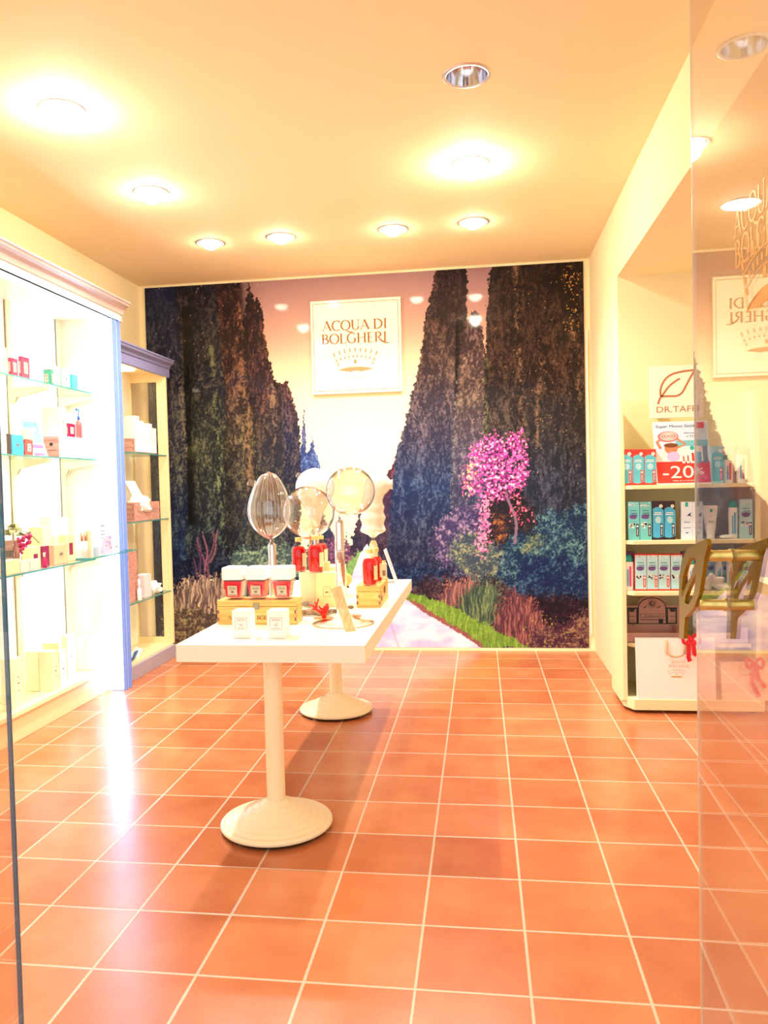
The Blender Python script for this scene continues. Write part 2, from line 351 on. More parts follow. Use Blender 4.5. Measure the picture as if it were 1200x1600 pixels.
# ---------------------------------------------------------------- the mural: a printed avenue of cypresses
def _rng(k): return np.random.RandomState(k).rand(256, 256)
_TB = {}
def vn(x, y, k):
    if k not in _TB: _TB[k] = _rng(k)
    a = _TB[k]; xi = np.floor(x).astype(int); yi = np.floor(y).astype(int); fx = x-xi; fy = y-yi; fx = fx*fx*(3-2*fx); fy = fy*fy*(3-2*fy)
    g = lambda i, j: a[(xi+i) & 255, (yi+j) & 255]
    return (g(0, 0)*(1-fx)+g(1, 0)*fx)*(1-fy)+(g(0, 1)*(1-fx)+g(1, 1)*fx)*fy
def fbm(x, y, k, o=4):
    s = 0; a = .5; tot = 0
    for i in range(o): s = s+a*vn(x*2**i, y*2**i, k+i); tot += a; a *= .55
    return s/tot
def sst(a, b, x): u = np.clip((x-a)/(b-a), 0, 1); return u*u*(3-2*u)
def inside(poly, x, y):
    r = np.zeros(x.shape, bool); n = len(poly)
    for i in range(n):
        x0, y0 = poly[i]; x1, y1 = poly[(i+1) % n]
        if y0 == y1: continue
        c = (y0 > y) != (y1 > y); r ^= c & (x < (x1-x0)*(y-y0)/(y1-y0)+x0)
    return r
C3 = lambda *c: np.array(c, float)
def paint(x, y):
    """colours of the print (0..255) at surveyed points x, y of the print"""
    sky_y = [405, 470, 520, 570, 620, 680, 1010]
    cols = np.array([(142, 108, 114), (176, 132, 126), (208, 160, 140), (228, 194, 158), (236, 220, 176), (236, 232, 190), (238, 236, 196)], float)
    yy = y + 14*np.cos((x-590)/110.0) - 14
    im = np.stack([np.interp(yy, sky_y, cols[:, i]) for i in range(3)], -1)
    glow = np.exp(-(((x-560)/150)**2+((y-760)/210)**2))[..., None]; im = im*(1-glow*.5)+C3(252, 250, 206)*glow*.5
    jx = (fbm(x/3.2, y/4.2, 11, 3)-.5)*9; jy = (fbm(x/3.2, y/4.5, 21, 3)-.5)*14
    # leafy textures
    wx = (fbm(x/26, y/40, 31, 3)-.5)*22
    wy = (fbm(x/14, y/14, 35, 3)-.5)*18
    flame = fbm((x+wx)/3.4, (y+wy)/9.0, 41, 4); leaf = fbm(x/1.7, y/2.4, 51, 2); clump = fbm((x+wx*.6)/13, (y+wy)/44.0, 61, 4)
    # sharp ribs of overlapping sprays
    rib_ = 1-np.abs(fbm((x+wx*1.3)/9, (y+wy)/60.0, 71, 3)*2-1)*3.0
    tex = np.clip(.02+(flame-.40)*1.9+(leaf-.5)*1.5+np.clip(rib_, -1, 1)*.16+(clump-.5)*1.1, 0, 1)
    def tree(poly, stops, lit_edge=None, soft=1.0, warp=1.0):
        """stops: (y, dark, lit) down the tree"""
        m = inside(poly, x+jx*warp, y+jy*warp)
        ys = [s_[0] for s_ in stops]; D = np.stack([np.interp(y, ys, [s_[1][i] for s_ in stops]) for i in range(3)], -1); L = np.stack([np.interp(y, ys, [s_[2][i] for s_ in stops]) for i in range(3)], -1)
        k = tex*soft
        if lit_edge is not None:
            (ax, ay), (bx, by), w, c = lit_edge; ex = ax+(bx-ax)*(y-ay)/(by-ay)+wx*.35; e = np.exp(-((x-ex)/(w*.8))**2)*(.0+.75*tex)*((y > ay) & (y < by)); 
        q = D+(L-D)*k[..., None]
        if lit_edge is not None: q = q+(C3(*c)-q)*np.clip(e, 0, 1)[..., None]
        if lit_edge is not None:
            sd_ = np.exp(-np.clip(x-ex-w, 0, 99)/7.0)*((y > ay-60) & (y < by+60) & ~m & (x > ex)); im[:] = im*(1-.62*sd_*(im.mean(-1) < 170))[..., None]
        im[m] = q[m]
        return m
    bro = (34, 22, 26); brl = (132, 92, 74)
    # left avenue, far to near
    tree([(503, 900), (502, 735), (497, 714), (492, 706), (489, 680), (485, 703), (479, 706), (475, 632), (470, 706), (466, 740), (560, 900)], [(640, (58, 50, 100), (120, 96, 130)), (720, (40, 60, 120), (110, 140, 190)), (850, (40, 40, 70), (96, 96, 110))], warp=.6)
    tree([(470, 900), (471, 720), (468, 665), (463, 640), (456, 616), (448, 592), (440, 600), (425, 590), (418, 700), (405, 900), (530, 900), (500, 780)], [(590, (50, 28, 34), (150, 96, 76)), (680, (34, 34, 60), (104, 88, 84)), (800, (28, 34, 56), (88, 92, 88))], ((440, 610), (452, 850), 6, (126, 112, 96)))
    tree([(380, 900), (376, 560), (382, 480), (388, 440), (394, 462), (399, 470), (404, 460), (410, 490), (413, 520), (422, 570), (430, 600), (440, 680), (448, 760), (452, 900)], [(440, (30, 16, 22), (96, 56, 52)), (600, (38, 24, 32), (128, 84, 66)), (760, (30, 34, 50), (92, 94, 80)), (880, (26, 28, 46), (78, 84, 84))], ((424, 600), (440, 830), 5, (132, 118, 94)))
    tree([(330, 900), (332, 440), (374, 440), (377, 474), (380, 540), (392, 640), (404, 740), (410, 900)], [(440, (22, 14, 20), (88, 54, 48)), (560, (36, 22, 26), (130, 84, 62)), (680, (40, 34, 30), (124, 108, 74)), (880, (22, 28, 46), (74, 84, 72))], ((372, 470), (396, 820), 6, (150, 104, 74)))
    tree([(268, 900), (270, 430), (336, 430), (344, 520), (352, 620), (352, 760), (356, 900)], [(440, (10, 12, 26), (50, 44, 54)), (600, (22, 24, 34), (96, 88, 70)), (700, (30, 34, 36), (116, 116, 82)), (880, (14, 22, 42), (62, 80, 84))], ((330, 540), (350, 850), 5, (128, 142, 88)))
    tree([(215, 1020), (215, 430), (272, 430), (282, 560), (292, 700), (290, 1020)], [(440, (8, 18, 48), (34, 44, 78)), (600, (24, 26, 46), (96, 88, 82)), (720, (30, 32, 50), (110, 108, 84)), (860, (10, 24, 62), (52, 78, 104))], ((286, 540), (292, 760), 8, (140, 128, 96)))
    # sky glints between needles
    gl = (leaf > .78) & (x < 420) & (y < 560) & (fbm(x/1.3, y/1.6, 91, 1) > .86); im[gl] = C3(226, 190, 160)
    # far end of the avenue, right hand side
    tree([(540, 900), (560, 800), (572, 786), (586, 770), (596, 738), (601, 752), (606, 737), (612, 728), (622, 705), (640, 900)], [(730, (70, 30, 50), (140, 76, 86)), (800, (52, 36, 62), (104, 76, 96)), (880, (30, 24, 44), (70, 56, 76))], warp=.7)
    m1 = tree([(600, 920), (612, 760), (621, 701), (632, 663), (643, 615), (654, 574), (659, 542), (664, 492), (670, 473), (675, 452), (681, 418), (727, 418), (732, 441), (729, 473), (732, 560), (740, 700), (730, 920)], [(420, (22, 12, 18), (70, 44, 44)), (560, (50, 36, 38), (126, 100, 84)), (680, (40, 38, 60), (104, 92, 104)), (760, (22, 38, 78), (78, 98, 132)), (900, (22, 26, 52), (74, 76, 100))])
    tree([(700, 920), (704, 780), (709, 660), (716, 570), (728, 500), (737, 492), (741, 484), (748, 492), (754, 515), (757, 545), (758, 920)], [(490, (44, 28, 34), (130, 96, 96)), (620, (62, 48, 48), (140, 118, 96)), (720, (54, 52, 78), (124, 116, 132)), (860, (24, 38, 74), (78, 90, 120))], ((712, 560), (706, 800), 5, (128, 132, 120)))
    tree([(752, 920), (757, 560), (762, 514), (760, 489), (764, 463), (762, 435), (771, 410), (930, 395), (935, 1020), (760, 1020)], [(420, (18, 11, 12), (60, 42, 34)), (560, (26, 16, 16), (88, 62, 50)), (660, (30, 24, 26), (92, 78, 66)), (740, (22, 26, 44), (74, 76, 92)), (860, (14, 20, 42), (58, 66, 84))], ((760, 560), (758, 680), 6, (112, 124, 70)))
    for ax, bx, y0, y1 in ((806, 816, 410, 690), (846, 838, 560, 700), (898, 905, 520, 640)):
        ex = ax+(bx-ax)*(y-y0)/(y1-y0)+wx*.5; e = (np.exp(-((x-ex)/4)**2)*tex*((y > y0) & (y < y1)))[..., None]; im[:] = im+(C3(130, 98, 74)-im)*e
    gl = (fbm(x/1.4, y/1.7, 95, 1) > .955) & (x > 770) & (y < 760) & (leaf > .6); im[gl] = C3(214, 168, 120)
    gl = (x > 880) & (x < 905) & (y < 520) & (leaf > .68) & (vn(x/2, y/2, 3) > .6); im[gl] = C3(220, 160, 80)
    # undergrowth
    bush = fbm(x/9, y/8, 101, 4); fine = fbm(x/2.2, y/2.2, 111, 3); bt = np.clip((bush-.4)*2+(fine-.5)*2.2, 0, 1)
    jf = (vn(x/1.5, y/1.9, 171)-.5)*15; jg = (vn(x/1.5, y/1.9, 181)-.5)*15
    def shrub(poly, dark, lit, warp=1.6, k=1.0, t_=None):
        m = inside(poly, x+jx*warp*1.3+jf, y+jy*warp*1.2+jg); tt = np.clip((bt if t_ is None else t_)*k, 0, 1)[..., None]; q = C3(*dark)+(C3(*lit)-C3(*dark))*tt; im[m] = q[m]; return m
    blade = np.clip((fbm(x/1.6+fbm(x/30, y/30, 5)*8, y/14, 121, 3)-.35)*2.4, 0, 1)
    shrub([(215, 1030), (215, 905), (250, 880), (275, 890), (300, 870), (330, 895), (350, 862), (400, 880), (440, 858), (480, 868), (520, 840), (545, 850), (560, 842), (560, 1030)], (8, 14, 40), (48, 64, 88), warp=3)
    for x0, x1, y0, y1, c_ in ((311, 322, 838, 915, (112, 70, 96)), (319, 324, 830, 915, (128, 84, 104)), (333, 325, 832, 905, (104, 66, 90)), (344, 327, 826, 880, (120, 84, 96)), (299, 316, 872, 918, (92, 56, 82)), (306, 316, 850, 900, (84, 52, 80))):
        ex = x0+(x1-x0)*(y-y0)/(y1-y0)+3*np.sin(y/11+x0); e = ((np.abs(x-ex) < 1.1+(y-y0)/90) & (y > y0) & (y < y1) & (leaf > .3)); im[e] = C3(*c_)
    shrub([(360, 900), (362, 868), (380, 852), (400, 860), (415, 848), (440, 850), (470, 862), (480, 900)], (52, 74, 76), (150, 172, 140))
    shrub([(490, 910), (500, 860), (520, 840), (540, 846), (556, 862), (550, 910)], (70, 44, 76), (170, 110, 140))
    shrub([(262, 930), (285, 908), (310, 902), (345, 898), (360, 930), (360, 1030), (250, 1030)], (88, 72, 74), (224, 196, 160), t_=blade, warp=2)
    shrub([(262, 960), (300, 950), (350, 955), (356, 1030), (258, 1030)], (74, 62, 58), (176, 160, 110), warp=2)
    # right hand undergrowth
    shrub([(600, 1030), (596, 880), (640, 880), (720, 885), (930, 880), (935, 1030)], (12, 22, 56), (44, 74, 110))
    shrub([(628, 930), (660, 905), (720, 900), (800, 900), (935, 930), (935, 1010), (800, 1000)], (34, 26, 40), (88, 66, 74))
    shrub([(672, 850), (690, 812), (720, 792), (752, 790), (770, 830), (770, 880), (730, 900), (690, 882)], (52, 44, 86), (160, 136, 168))
    shrub([(700, 850), (728, 832), (766, 836), (790, 860), (784, 900), (740, 905), (705, 880)], (50, 66, 84), (166, 168, 118), k=.9)
    # hollow behind the flowering tree
    shrub([(762, 770), (800, 762), (836, 790), (836, 835), (800, 840), (764, 850)], (18, 14, 24), (60, 46, 48))
    shrub([(768, 800), (790, 806), (788, 850), (770, 852)], (44, 22, 26), (176, 110, 60))
    shrub([(776, 900), (788, 846), (812, 832), (836, 838), (838, 812), (856, 796), (880, 802), (900, 786), (925, 782), (930, 930), (800, 925)], (14, 38, 72), (104, 146, 146))
    shrub([(800, 925), (818, 872), (870, 868), (925, 880), (930, 935)], (10, 28, 70), (64, 104, 130))
    shrub([(812, 858), (830, 836), (860, 838), (846, 856), (822, 866)], (40, 66, 84), (190, 190, 100), k=.7)
    shrub([(806, 945), (830, 930), (925, 936), (930, 1000), (850, 990)], (18, 10, 26), (60, 34, 52))
    shrub([(676, 952), (692, 918), (716, 906), (740, 900), (748, 930), (722, 950), (704, 956)], (84, 54, 68), (184, 132, 110), t_=blade)
    shrub([(706, 972), (722, 930), (750, 908), (778, 912), (782, 960), (760, 985)], (40, 60, 58), (126, 146, 96), t_=blade)
    shrub([(770, 990), (776, 950), (800, 920), (830, 935), (850, 965), (852, 1020), (800, 1020)], (72, 38, 54), (168, 108, 98), t_=blade)
    shrub([(826, 1020), (832, 985), (880, 975), (925, 950), (930, 1020)], (66, 34, 56), (156, 124, 92))
    sp = (fine > .70) & (x > 815) & (y > 960) & (vn(x/2.5, y/2.5, 8) > .66); im[sp] = C3(190, 178, 70)
    # flowering tree
    tx = 791+(y-772)*.17+4*np.sin(y/14); e = (np.abs(x-tx-4) < 2.2) & (y > 768) & (y < 850); im[e] = C3(120, 96, 120)
    pk = fbm(x/2.6, y/2.6, 131, 2); pk2 = vn(x/3.4, y/3.4, 141)
    def petals(poly, th, c0, c1, w=3.0):
        m = inside(poly, x+jx*w, y+jy*w) & (pk > th); q = C3(*c0)+(C3(*c1)-C3(*c0))*np.clip((pk2-.3)*2.2, 0, 1)[..., None]; im[m] = q[m]
    crown_ = [(724, 770), (722, 745), (733, 722), (728, 708), (744, 694), (758, 684), (772, 682), (786, 688), (800, 676), (818, 674), (820, 700), (824, 730), (822, 756), (806, 772), (788, 782), (766, 776), (750, 778)]
    petals(crown_, .42, (120, 40, 110), (236, 92, 176)); petals(crown_, .56, (226, 30, 160), (250, 120, 206))
    petals(crown_, .72, (250, 190, 180), (255, 226, 214))
    petals([(744, 860), (752, 776), (766, 776), (764, 850), (756, 870)], .45, (200, 100, 160), (236, 160, 190)); petals([(800, 810), (800, 770), (815, 766), (812, 790), (830, 800), (838, 812)], .62, (220, 60, 130), (240, 150, 150))
    petals([(722, 745), (735, 705), (745, 740), (740, 772), (724, 776)], .62, (240, 170, 120), (252, 210, 150))
    # road and verges
    def flat(poly, a, b, t_, w=.25):
        m = inside(poly, x+jx*w, y+jy*w); q = C3(*a)+(C3(*b)-C3(*a))*np.clip(t_, 0, 1)[..., None]; im[m] = q[m]; return m
    flat([(530, 930), (545, 880), (562, 858), (566, 862), (552, 930)], (78, 120, 70), (150, 196, 110), fine, 1)
    flat([(588, 862), (592, 884), (606, 903), (632, 926), (691, 940), (732, 962), (770, 981), (830, 1012), (742, 1012), (700, 985), (640, 944), (600, 915), (580, 880)], (78, 120, 40), (160, 190, 82), fine*.6+blade*.6-.1, 1)
    flat([(632, 934), (655, 942), (690, 966), (722, 984), (746, 1002), (762, 1012), (744, 1012), (700, 986), (668, 962)], (120, 60, 72), (160, 110, 96), fine, .8)
    rd = fbm(x/40+y/22, y/16-x/60, 151, 3)
    flat([(563, 864), (574, 850), (580, 866), (600, 905), (634, 937), (668, 960), (712, 986), (752, 1012), (470, 1030), (548, 905)], (188, 186, 232), (252, 246, 252), (rd-.3)*2.2)
    # trodden wheel line
    ex = 596+(y-930)*.33; e = (np.exp(-((x-ex)/2.2)**2)*(y > 930)*.35)[..., None]; im[:] = im+(C3(150, 140, 180)-im)*e
    return np.clip(im, 0, 255)
def mural():
    x0, x1, z0, z1, y = -2.208, 1.3066, .0245, 2.989, -.012
    nx, nz = 700, 600
    X, Z = np.meshgrid(np.linspace(x0, x1, nx), np.linspace(z0, z1, nz))
    d = np.stack([X-CAM.x, np.full_like(X, y-CAM.y), Z-CAM.z], -1); R_, U_, W_ = map(np.array, (RGT, UPV, FWD)); w = d@W_
    px, py = PX+FPX*(d@R_)/w, PY-FPX*(d@U_)/w
    rgb = paint(px, py)/255; lin = np.where(rgb <= .04045, rgb/12.92, ((rgb+.055)/1.055)**2.4)
    co = np.stack([X, np.full_like(X, y), Z], -1).reshape(-1, 3)
    # a shallow board: painted front grid, four edges and a back
    n0 = nx*nz; i = np.arange(nz-1)[:, None]*nx+np.arange(nx-1)[None, :]; F = np.stack([i, i+1, i+1+nx, i+nx], -1).reshape(-1, 4)
    bk = np.array([(x0, -.001, z0), (x1, -.001, z0), (x1, -.001, z1), (x0, -.001, z1)]); cs = [0, nx-1, n0-1, n0-nx]
    ex = [(cs[1], cs[0], n0, n0+1), (cs[2], cs[1], n0+1, n0+2), (cs[3], cs[2], n0+2, n0+3), (cs[0], cs[3], n0+3, n0)]
    F = np.concatenate([F, np.array(ex)]); co = np.concatenate([co, bk]); o = np.array([0, 0, z0]); co = co-o
    me = bpy.data.meshes.new('mural'); me.vertices.add(len(co)); me.vertices.foreach_set('co', co.ravel())
    me.loops.add(F.size); me.loops.foreach_set('vertex_index', F.ravel().astype(np.int32)); me.polygons.add(len(F)); me.polygons.foreach_set('loop_start', np.arange(len(F), dtype=np.int32)*4)
    me.update(calc_edges=True)
    at_ = me.color_attributes.new('print', 'FLOAT_COLOR', 'POINT'); c = np.ones((len(co), 4), np.float32); c[:n0, :3] = lin.reshape(-1, 3); at_.data.foreach_set('color', c.ravel())
    m = bpy.data.materials.new('mural_print'); m.use_nodes = True; n = m.node_tree.nodes; b = n['Principled BSDF']
    a = n.new('ShaderNodeAttribute'); a.attribute_name = 'print'; m.node_tree.links.new(a.outputs['Color'], b.inputs['Base Color'])
    b.inputs['Roughness'].default_value = .5; b.inputs['Specular IOR Level'].default_value = .1; b.inputs['Coat Weight'].default_value = .22; b.inputs['Coat Roughness'].default_value = .06
    me.materials.append(m); ob = bpy.data.objects.new('mural', me); ob.location = o; COL.objects.link(ob)
    tag(ob, 'large photo mural of a cypress avenue with pink flowering tree covering the back wall', 'mural'); return ob
mural()

# ---------------------------------------------------------------- sign on the mural
def wall_sign():
    r = thing('wall_sign', 'square white framed shop sign with lettering and crown mounted on the mural', 'sign', (-.455, 0, 2.055))
    x0, x1, z0, z1 = -.815, -.093, 2.057, 2.795
    MB().box(x0, x1, -.045, -.013, z0, z1).build('panel', mat('sign_board', (252, 244, 214), .35, coat=.15), r, bevel=.003)
    F = Face((x0, -.045, z0), (1, 0, 0), (0, 0, 1)); W, H = x1-x0, z1-z0
    MB().fframe(F, .02, W-.02, .022, H-.022, .004).build('border_line', GOLDTXT, r)
    serif('lettering', 'ACQUA DI', F, .13*W, .675*H, .105*H, GOLDTXT, r, width=.72*W, bold=1.45)
    serif('lettering', 'BOLGHERI', F, .115*W, .535*H, .105*H, GOLDTXT, r, width=.73*W, bold=1.45)
    crown_marks(F, .49*W, .225*H, .46*W).build('crown_emblem', PEACH, r)
    crown_lines(F, .49*W, .225*H, .46*W, .0005).build('crown_outline', mat('pale_gold', (244, 220, 160), .5), r)
    sans('lettering', 'TOSCANA', F, .375*W, .15*H, .04*H, mat('pale_gold', (244, 220, 160), .5), r, width=.24*W)
wall_sign()

# ================================================================ ceiling downlights
BULB = emitter('lamp_glow', (255, 240, 214), 40)
REFL = mat('reflector_silver', (214, 214, 224), .12, metal=1)
def downlight(x, y, power, label):
    r = thing('ceiling_downlight', label, 'ceiling light', (x, y, HC), 'recessed ceiling downlights')
    R_ = .098
    MB().lathe([(R_-.014, HC-.001), (R_-.012, HC-.006), (R_, HC-.004), (R_+.004, HC-.0005)], x, y, 40, cap=False).build('trim_ring', mat('satin_trim', (214, 206, 206), .3, metal=.6), r, smooth=True)
    MB().lathe([(R_-.013, HC-.004), (R_-.018, HC+.02), (R_-.034, HC+.07), (.03, HC+.10), (.0005, HC+.101)], x, y, 40, cap=False).build('reflector', REFL, r, smooth=True)
    if power:
        dp = .045 if power < 1.2 else .065 if power < 2 else .085; MB().lathe([(.0005, HC-dp), (.02, HC-dp*.95), (.042, HC-dp*.7), (.056, HC-dp*.22), (.06, HC+.01), (.05, HC+.03), (.0005, HC+.034)], x, y, 24, cap=False).build('bulb', emitter('lamp_glow', (255, 240, 214), BULB_S*power), r, smooth=True)
        sd = bpy.data.lights.new('downlight_beam', 'SPOT'); sd.energy = SPOT_W*power; sd.color = WARM; sd.spot_size = math.radians(140); sd.spot_blend = .9; sd.shadow_soft_size = .03
        so = bpy.data.objects.new('downlight_beam', sd); COL.objects.link(so); so.parent = r; so.location = (0, 0, -.08 if power < 2 else -.1)
    else: MB().lathe([(.0005, HC+.05), (.03, HC+.052), (.034, HC+.09)], x, y, 20, cap=False).build('bulb', mat('frosted_bulb', (236, 232, 240), .4), r, smooth=True)
for q in DOWNLIGHTS: downlight(*q)
def alcove_light():
    c = P(1157, 315, z=HN); r = thing('alcove_lamp', 'round lit lamp on the lower ceiling of the side alcove, seen through the glass door', 'ceiling light', (c.x, c.y, HN))
    MB().lathe([(.095, HN), (.095, HN-.012), (.082, HN-.015), (.080, HN-.012)], c.x, c.y, 40, cap=False).build('trim_ring', mat('satin_trim', (214, 206, 206), .3, metal=.6), r, smooth=True)
    MB().lathe([(.0005, HN-.018), (.05, HN-.017), (.079, HN-.013), (.08, HN-.002)], c.x, c.y, 32, cap=False).build('diffuser', BULB, r, smooth=True)
    sd = bpy.data.lights.new('alcove_beam', 'SPOT'); sd.energy = ALCOVE_W; sd.color = WARM; sd.spot_size = math.radians(150); sd.spot_blend = .9; sd.shadow_soft_size = .07
    so = bpy.data.objects.new('alcove_beam', sd); COL.objects.link(so); so.parent = r; so.location = (0, 0, -.03)
alcove_light()

# ================================================================ big lit display cabinet on the left wall
CB, CF, CJ, CN = -2.24, -1.87, -1.32, -3.42       # back, front, far jamb, near end
SHELF_A, SHELF_B, SHELF_C, DECK = 1.958, 1.536, .930, .168
SHG = thin_glass('shelf_glass', (236, 250, 246), 0, .9)
SHE = mat('green_glass_edge', (64, 150, 150), .15, spec=.8)
LEDW = emitter('cool_led', (226, 238, 255), 1); LEDW.node_tree.nodes['Principled BSDF'].inputs['Emission Strength'].default_value = LED_STRENGTH
LEDB = emitter('blue_white_led', (176, 206, 255), 1); LEDB.node_tree.nodes['Principled BSDF'].inputs['Emission Strength'].default_value = LEDV_STRENGTH
def glass_shelf(parent, x0, x1, y0, y1, z, th=.008, name='glass_shelf'):
    g = MB().box(x0, x1-.002, y0+.002, y1-.002, z-th, z).build(name, SHG, parent)
    MB().box(x1-.002, x1, y0, y1, z-th, z).box(x0, x1-.002, y0, y0+.002, z-th, z).box(x0, x1-.002, y1-.002, y1, z-th, z).build('polished_edge', SHE, g)
    return g
def display_cabinet():
    r = thing('display_cabinet', 'tall cream display cabinet with glowing interior and glass shelves along the wall', 'cabinet', (-2.05, (CJ+CN)/2, 0))
    MB().box(CB-.014, CB, CN, CJ+.02, 0, 2.5).build('back_panel', WHITEG, r)
    for y in (-1.345, -1.90, -2.46, -3.02):
        u = MB().box(CB, CB+.012, y-.025, y+.025, DECK, 2.46).build('upright', CREAM, r, bevel=.001)
        MB().box(CB, CB+.004, y-.028, y-.025, DECK, 2.46).box(CB, CB+.004, y+.025, y+.028, DECK, 2.46).build('seam', GREYP, u)
        for z in (SHELF_A, SHELF_B, SHELF_C):
            dep = .17 if z > 1 else .2
            z_ = z-.008; M = MB()
            for yy in (y-.02, y+.008): M.prism([(CB+.01, yy, z_-.09), (CB+.03, yy, z_-.09), (CB+.05, yy, z_-.055), (CB+dep+.07, yy, z_-.018), (CB+dep+.07, yy, z_), (CB+.01, yy, z_)], (0, .012, 0))
            M.build('shelf_bracket', CREAM, r)
    MB().box(CB, -1.955, CJ, CJ+.02, 0, 2.5).build('side_panel', CREAMW, r)
    MB().box(CB, -1.955, CN, CN+.02, 0, 2.5).build('side_panel', CREAMW, r)
    MB().box(CB, CF+.01, CN, CJ+.1, 2.46, 2.5).build('top_panel', CREAMW, r)
    MB().box(CB, -1.985, CN, CJ, 0, DECK-.03).build('plinth', mat('plinth_cream', (246, 222, 172), .45), r, bevel=.003)
    MB().box(CB, -1.966, CN+.02, CJ, DECK-.03, DECK).build('deck', CREAM, r, bevel=.004)
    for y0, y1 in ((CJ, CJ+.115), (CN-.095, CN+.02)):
        p = MB().box(-1.955, CF, y0, y1, .0, 2.46).build('pilaster', mat('frame_glow_blue', (138, 168, 240), .4), r, bevel=.003)  # periwinkle colour stands in for the blue glow on the post
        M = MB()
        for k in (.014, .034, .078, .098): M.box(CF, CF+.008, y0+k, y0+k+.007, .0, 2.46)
        M.build('moulding', mat('frame_glow_blue', (138, 168, 240), .4), p, bevel=.002)
    prof = [(CF-.02, 2.46), (CF+.004, 2.46), (CF+.004, 2.505), (CF+.012, 2.508), (CF+.014, 2.518), (CF+.02, 2.535), (CF+.036, 2.552), (CF+.056, 2.562), (CF+.06, 2.574), (CF+.068, 2.578), (CF+.068, 2.588), (CB, 2.588), (CB, 2.5), (CF-.02, 2.5)]
    MB().prism([(x, CN-.13, z) for x, z in prof], (0, CJ+.15-CN+.13, 0)).build('cornice', TAUPE, r)
    MB().box(-1.95, CF-.006, CJ-.012, CJ-.001, .02, 2.455).build('led_strip', LEDB, r)
    MB().box(-1.93, CF-.012, CN+.03, CJ-.03, 2.444, 2.459).build('led_strip', LEDW, r)
    glass_shelf(r, CB+.015, -1.945, CN+.02, -1.335, SHELF_A); glass_shelf(r, CB+.015, -1.94, CN+.02, -1.335, SHELF_B)
    glass_shelf(r, CB+.015, -1.79, CN+.03, -1.80, SHELF_C-.002); glass_shelf(r, CB+.015, -1.79, -1.86, -1.245, SHELF_C+.006, th=.008)
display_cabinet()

def cup(px_l, px_c, px_r, py_top, xf, z0, min_d=.02):
    """size of a box standing on a shelf of the left wall: its near upright edge is at px_c, its end face reaches px_l, its front px_r"""
    n = P(px_c, py_top, x=xf); y0 = n.y; x0 = P(px_l, py_top, y=y0).x if px_l is not None else xf-.06
    y1 = P(px_r, py_top, x=xf).y if px_r is not None else y0+.06
    return min(x0, xf-min_d), xf, y0, max(y1, y0+min_d), z0, n.z
def seam_lid(b, r, m=None):
    x0, x1, y0, y1, z0, z1 = b
    MB().box(x0+.001, x1-.001, y0+.001, y1-.001, z1, z1+.0012).build('lid_flap', m or WHITE, r)
def carton(label, b, m=WHITE, group=None, name='carton', cat='box', crown=None, square=None, lid=True, end_text=None, front=None, flap=None):
    """a card box; crown / square: print on the front (+x) or end (-y) face"""
    x0, x1, y0, y1, z0, z1 = b
    r = thing(name, label, cat, ((x0+x1)/2, (y0+y1)/2, z0), group)
    MB().box(*b).build('body', m, r, bevel=min(.0015, (x1-x0)*.05))
    if lid: seam_lid(b, r, flap or m)
    FX = Face((x1, y0, z0), (0, 1, 0), (0, 0, 1)); W, H = y1-y0, z1-z0
    FY = Face((x0, y0, z0), (1, 0, 0), (0, 0, 1)); D = x1-x0
    for face, w in ((FX, W), (FY, D)):
        k = 'x' if face is FX else 'y'
        if crown and k in crown:
            MB().fell(face, w/2, H*.5, w*.14, w*.06).fline(face, [(w*.3, H*.36), (w*.7, H*.36)], H*.01).fline(face, [(w*.34, H*.62), (w*.66, H*.62)], H*.012).build('crown_print', GREYP, r)
        if square and k in square: MB().frect(face, w*.3, w*.72, H*.22, H*.68).build('window_print', mat('plum_print', (140, 34, 84), .5), r)
    return r
def square_bottle(label, b, liq, group=None, cap=WHITE, labm=None, cap_frac=.33, face='x', name='perfume_bottle'):
    x0, x1, y0, y1, z0, z1 = b; zb = z0+(z1-z0)*(1-cap_frac); t_ = (x1-x0)*.06
    r = thing(name, label, 'bottle', ((x0+x1)/2, (y0+y1)/2, z0), group)
    MB().box(x0, x1, y0, y1, z0, zb).build('glass', CLEAR, r, bevel=.001)
    q = .08*(x1-x0)
    MB().hexa([(x0+t_+q*.5, y0+t_+q*.5, z0+t_*1.6), (x1-t_-q*.5, y0+t_+q*.5, z0+t_*1.6), (x1-t_-q*.5, y1-t_-q*.5, z0+t_*1.6), (x0+t_+q*.5, y1-t_-q*.5, z0+t_*1.6)], [(x0+t_, y0+t_, zb-.002), (x1-t_, y0+t_, zb-.002), (x1-t_, y1-t_, zb-.002), (x0+t_, y1-t_, zb-.002)]).build('liquid', liq, r)
    if cap_frac: MB().box(x0-.001, x1+.001, y0-.001, y1+.001, zb, z1).build('cap', cap, r, bevel=.003)
    m = labm or mat('paper_label', (206, 196, 178), .6); H = zb-z0
    for face_, w in ((Face((x1, y0, z0), (0, 1, 0), (0, 0, 1)), y1-y0), (Face((x0, y0, z0), (1, 0, 0), (0, 0, 1)), x1-x0)):
        lb = MB().frect(face_, w*.26, w*.74, H*.24, H*.76).build('label', m, r)
        M = MB(); M.fframe(face_, w*.28, w*.72, H*.26, H*.74, w*.008, .0012)
        for k in range(3): M.fline(face_, [(w*.34, H*(.68-.05*k)), (w*.66, H*(.68-.05*k))], H*.02, .0012)
        M.fell(face_, w*.5, H*.44, w*.09, H*.05, .0012).fline(face_, [(w*.36, H*.31), (w*.64, H*.31)], H*.025, .0012); M.build('label_print', GREYP, lb)
    return r
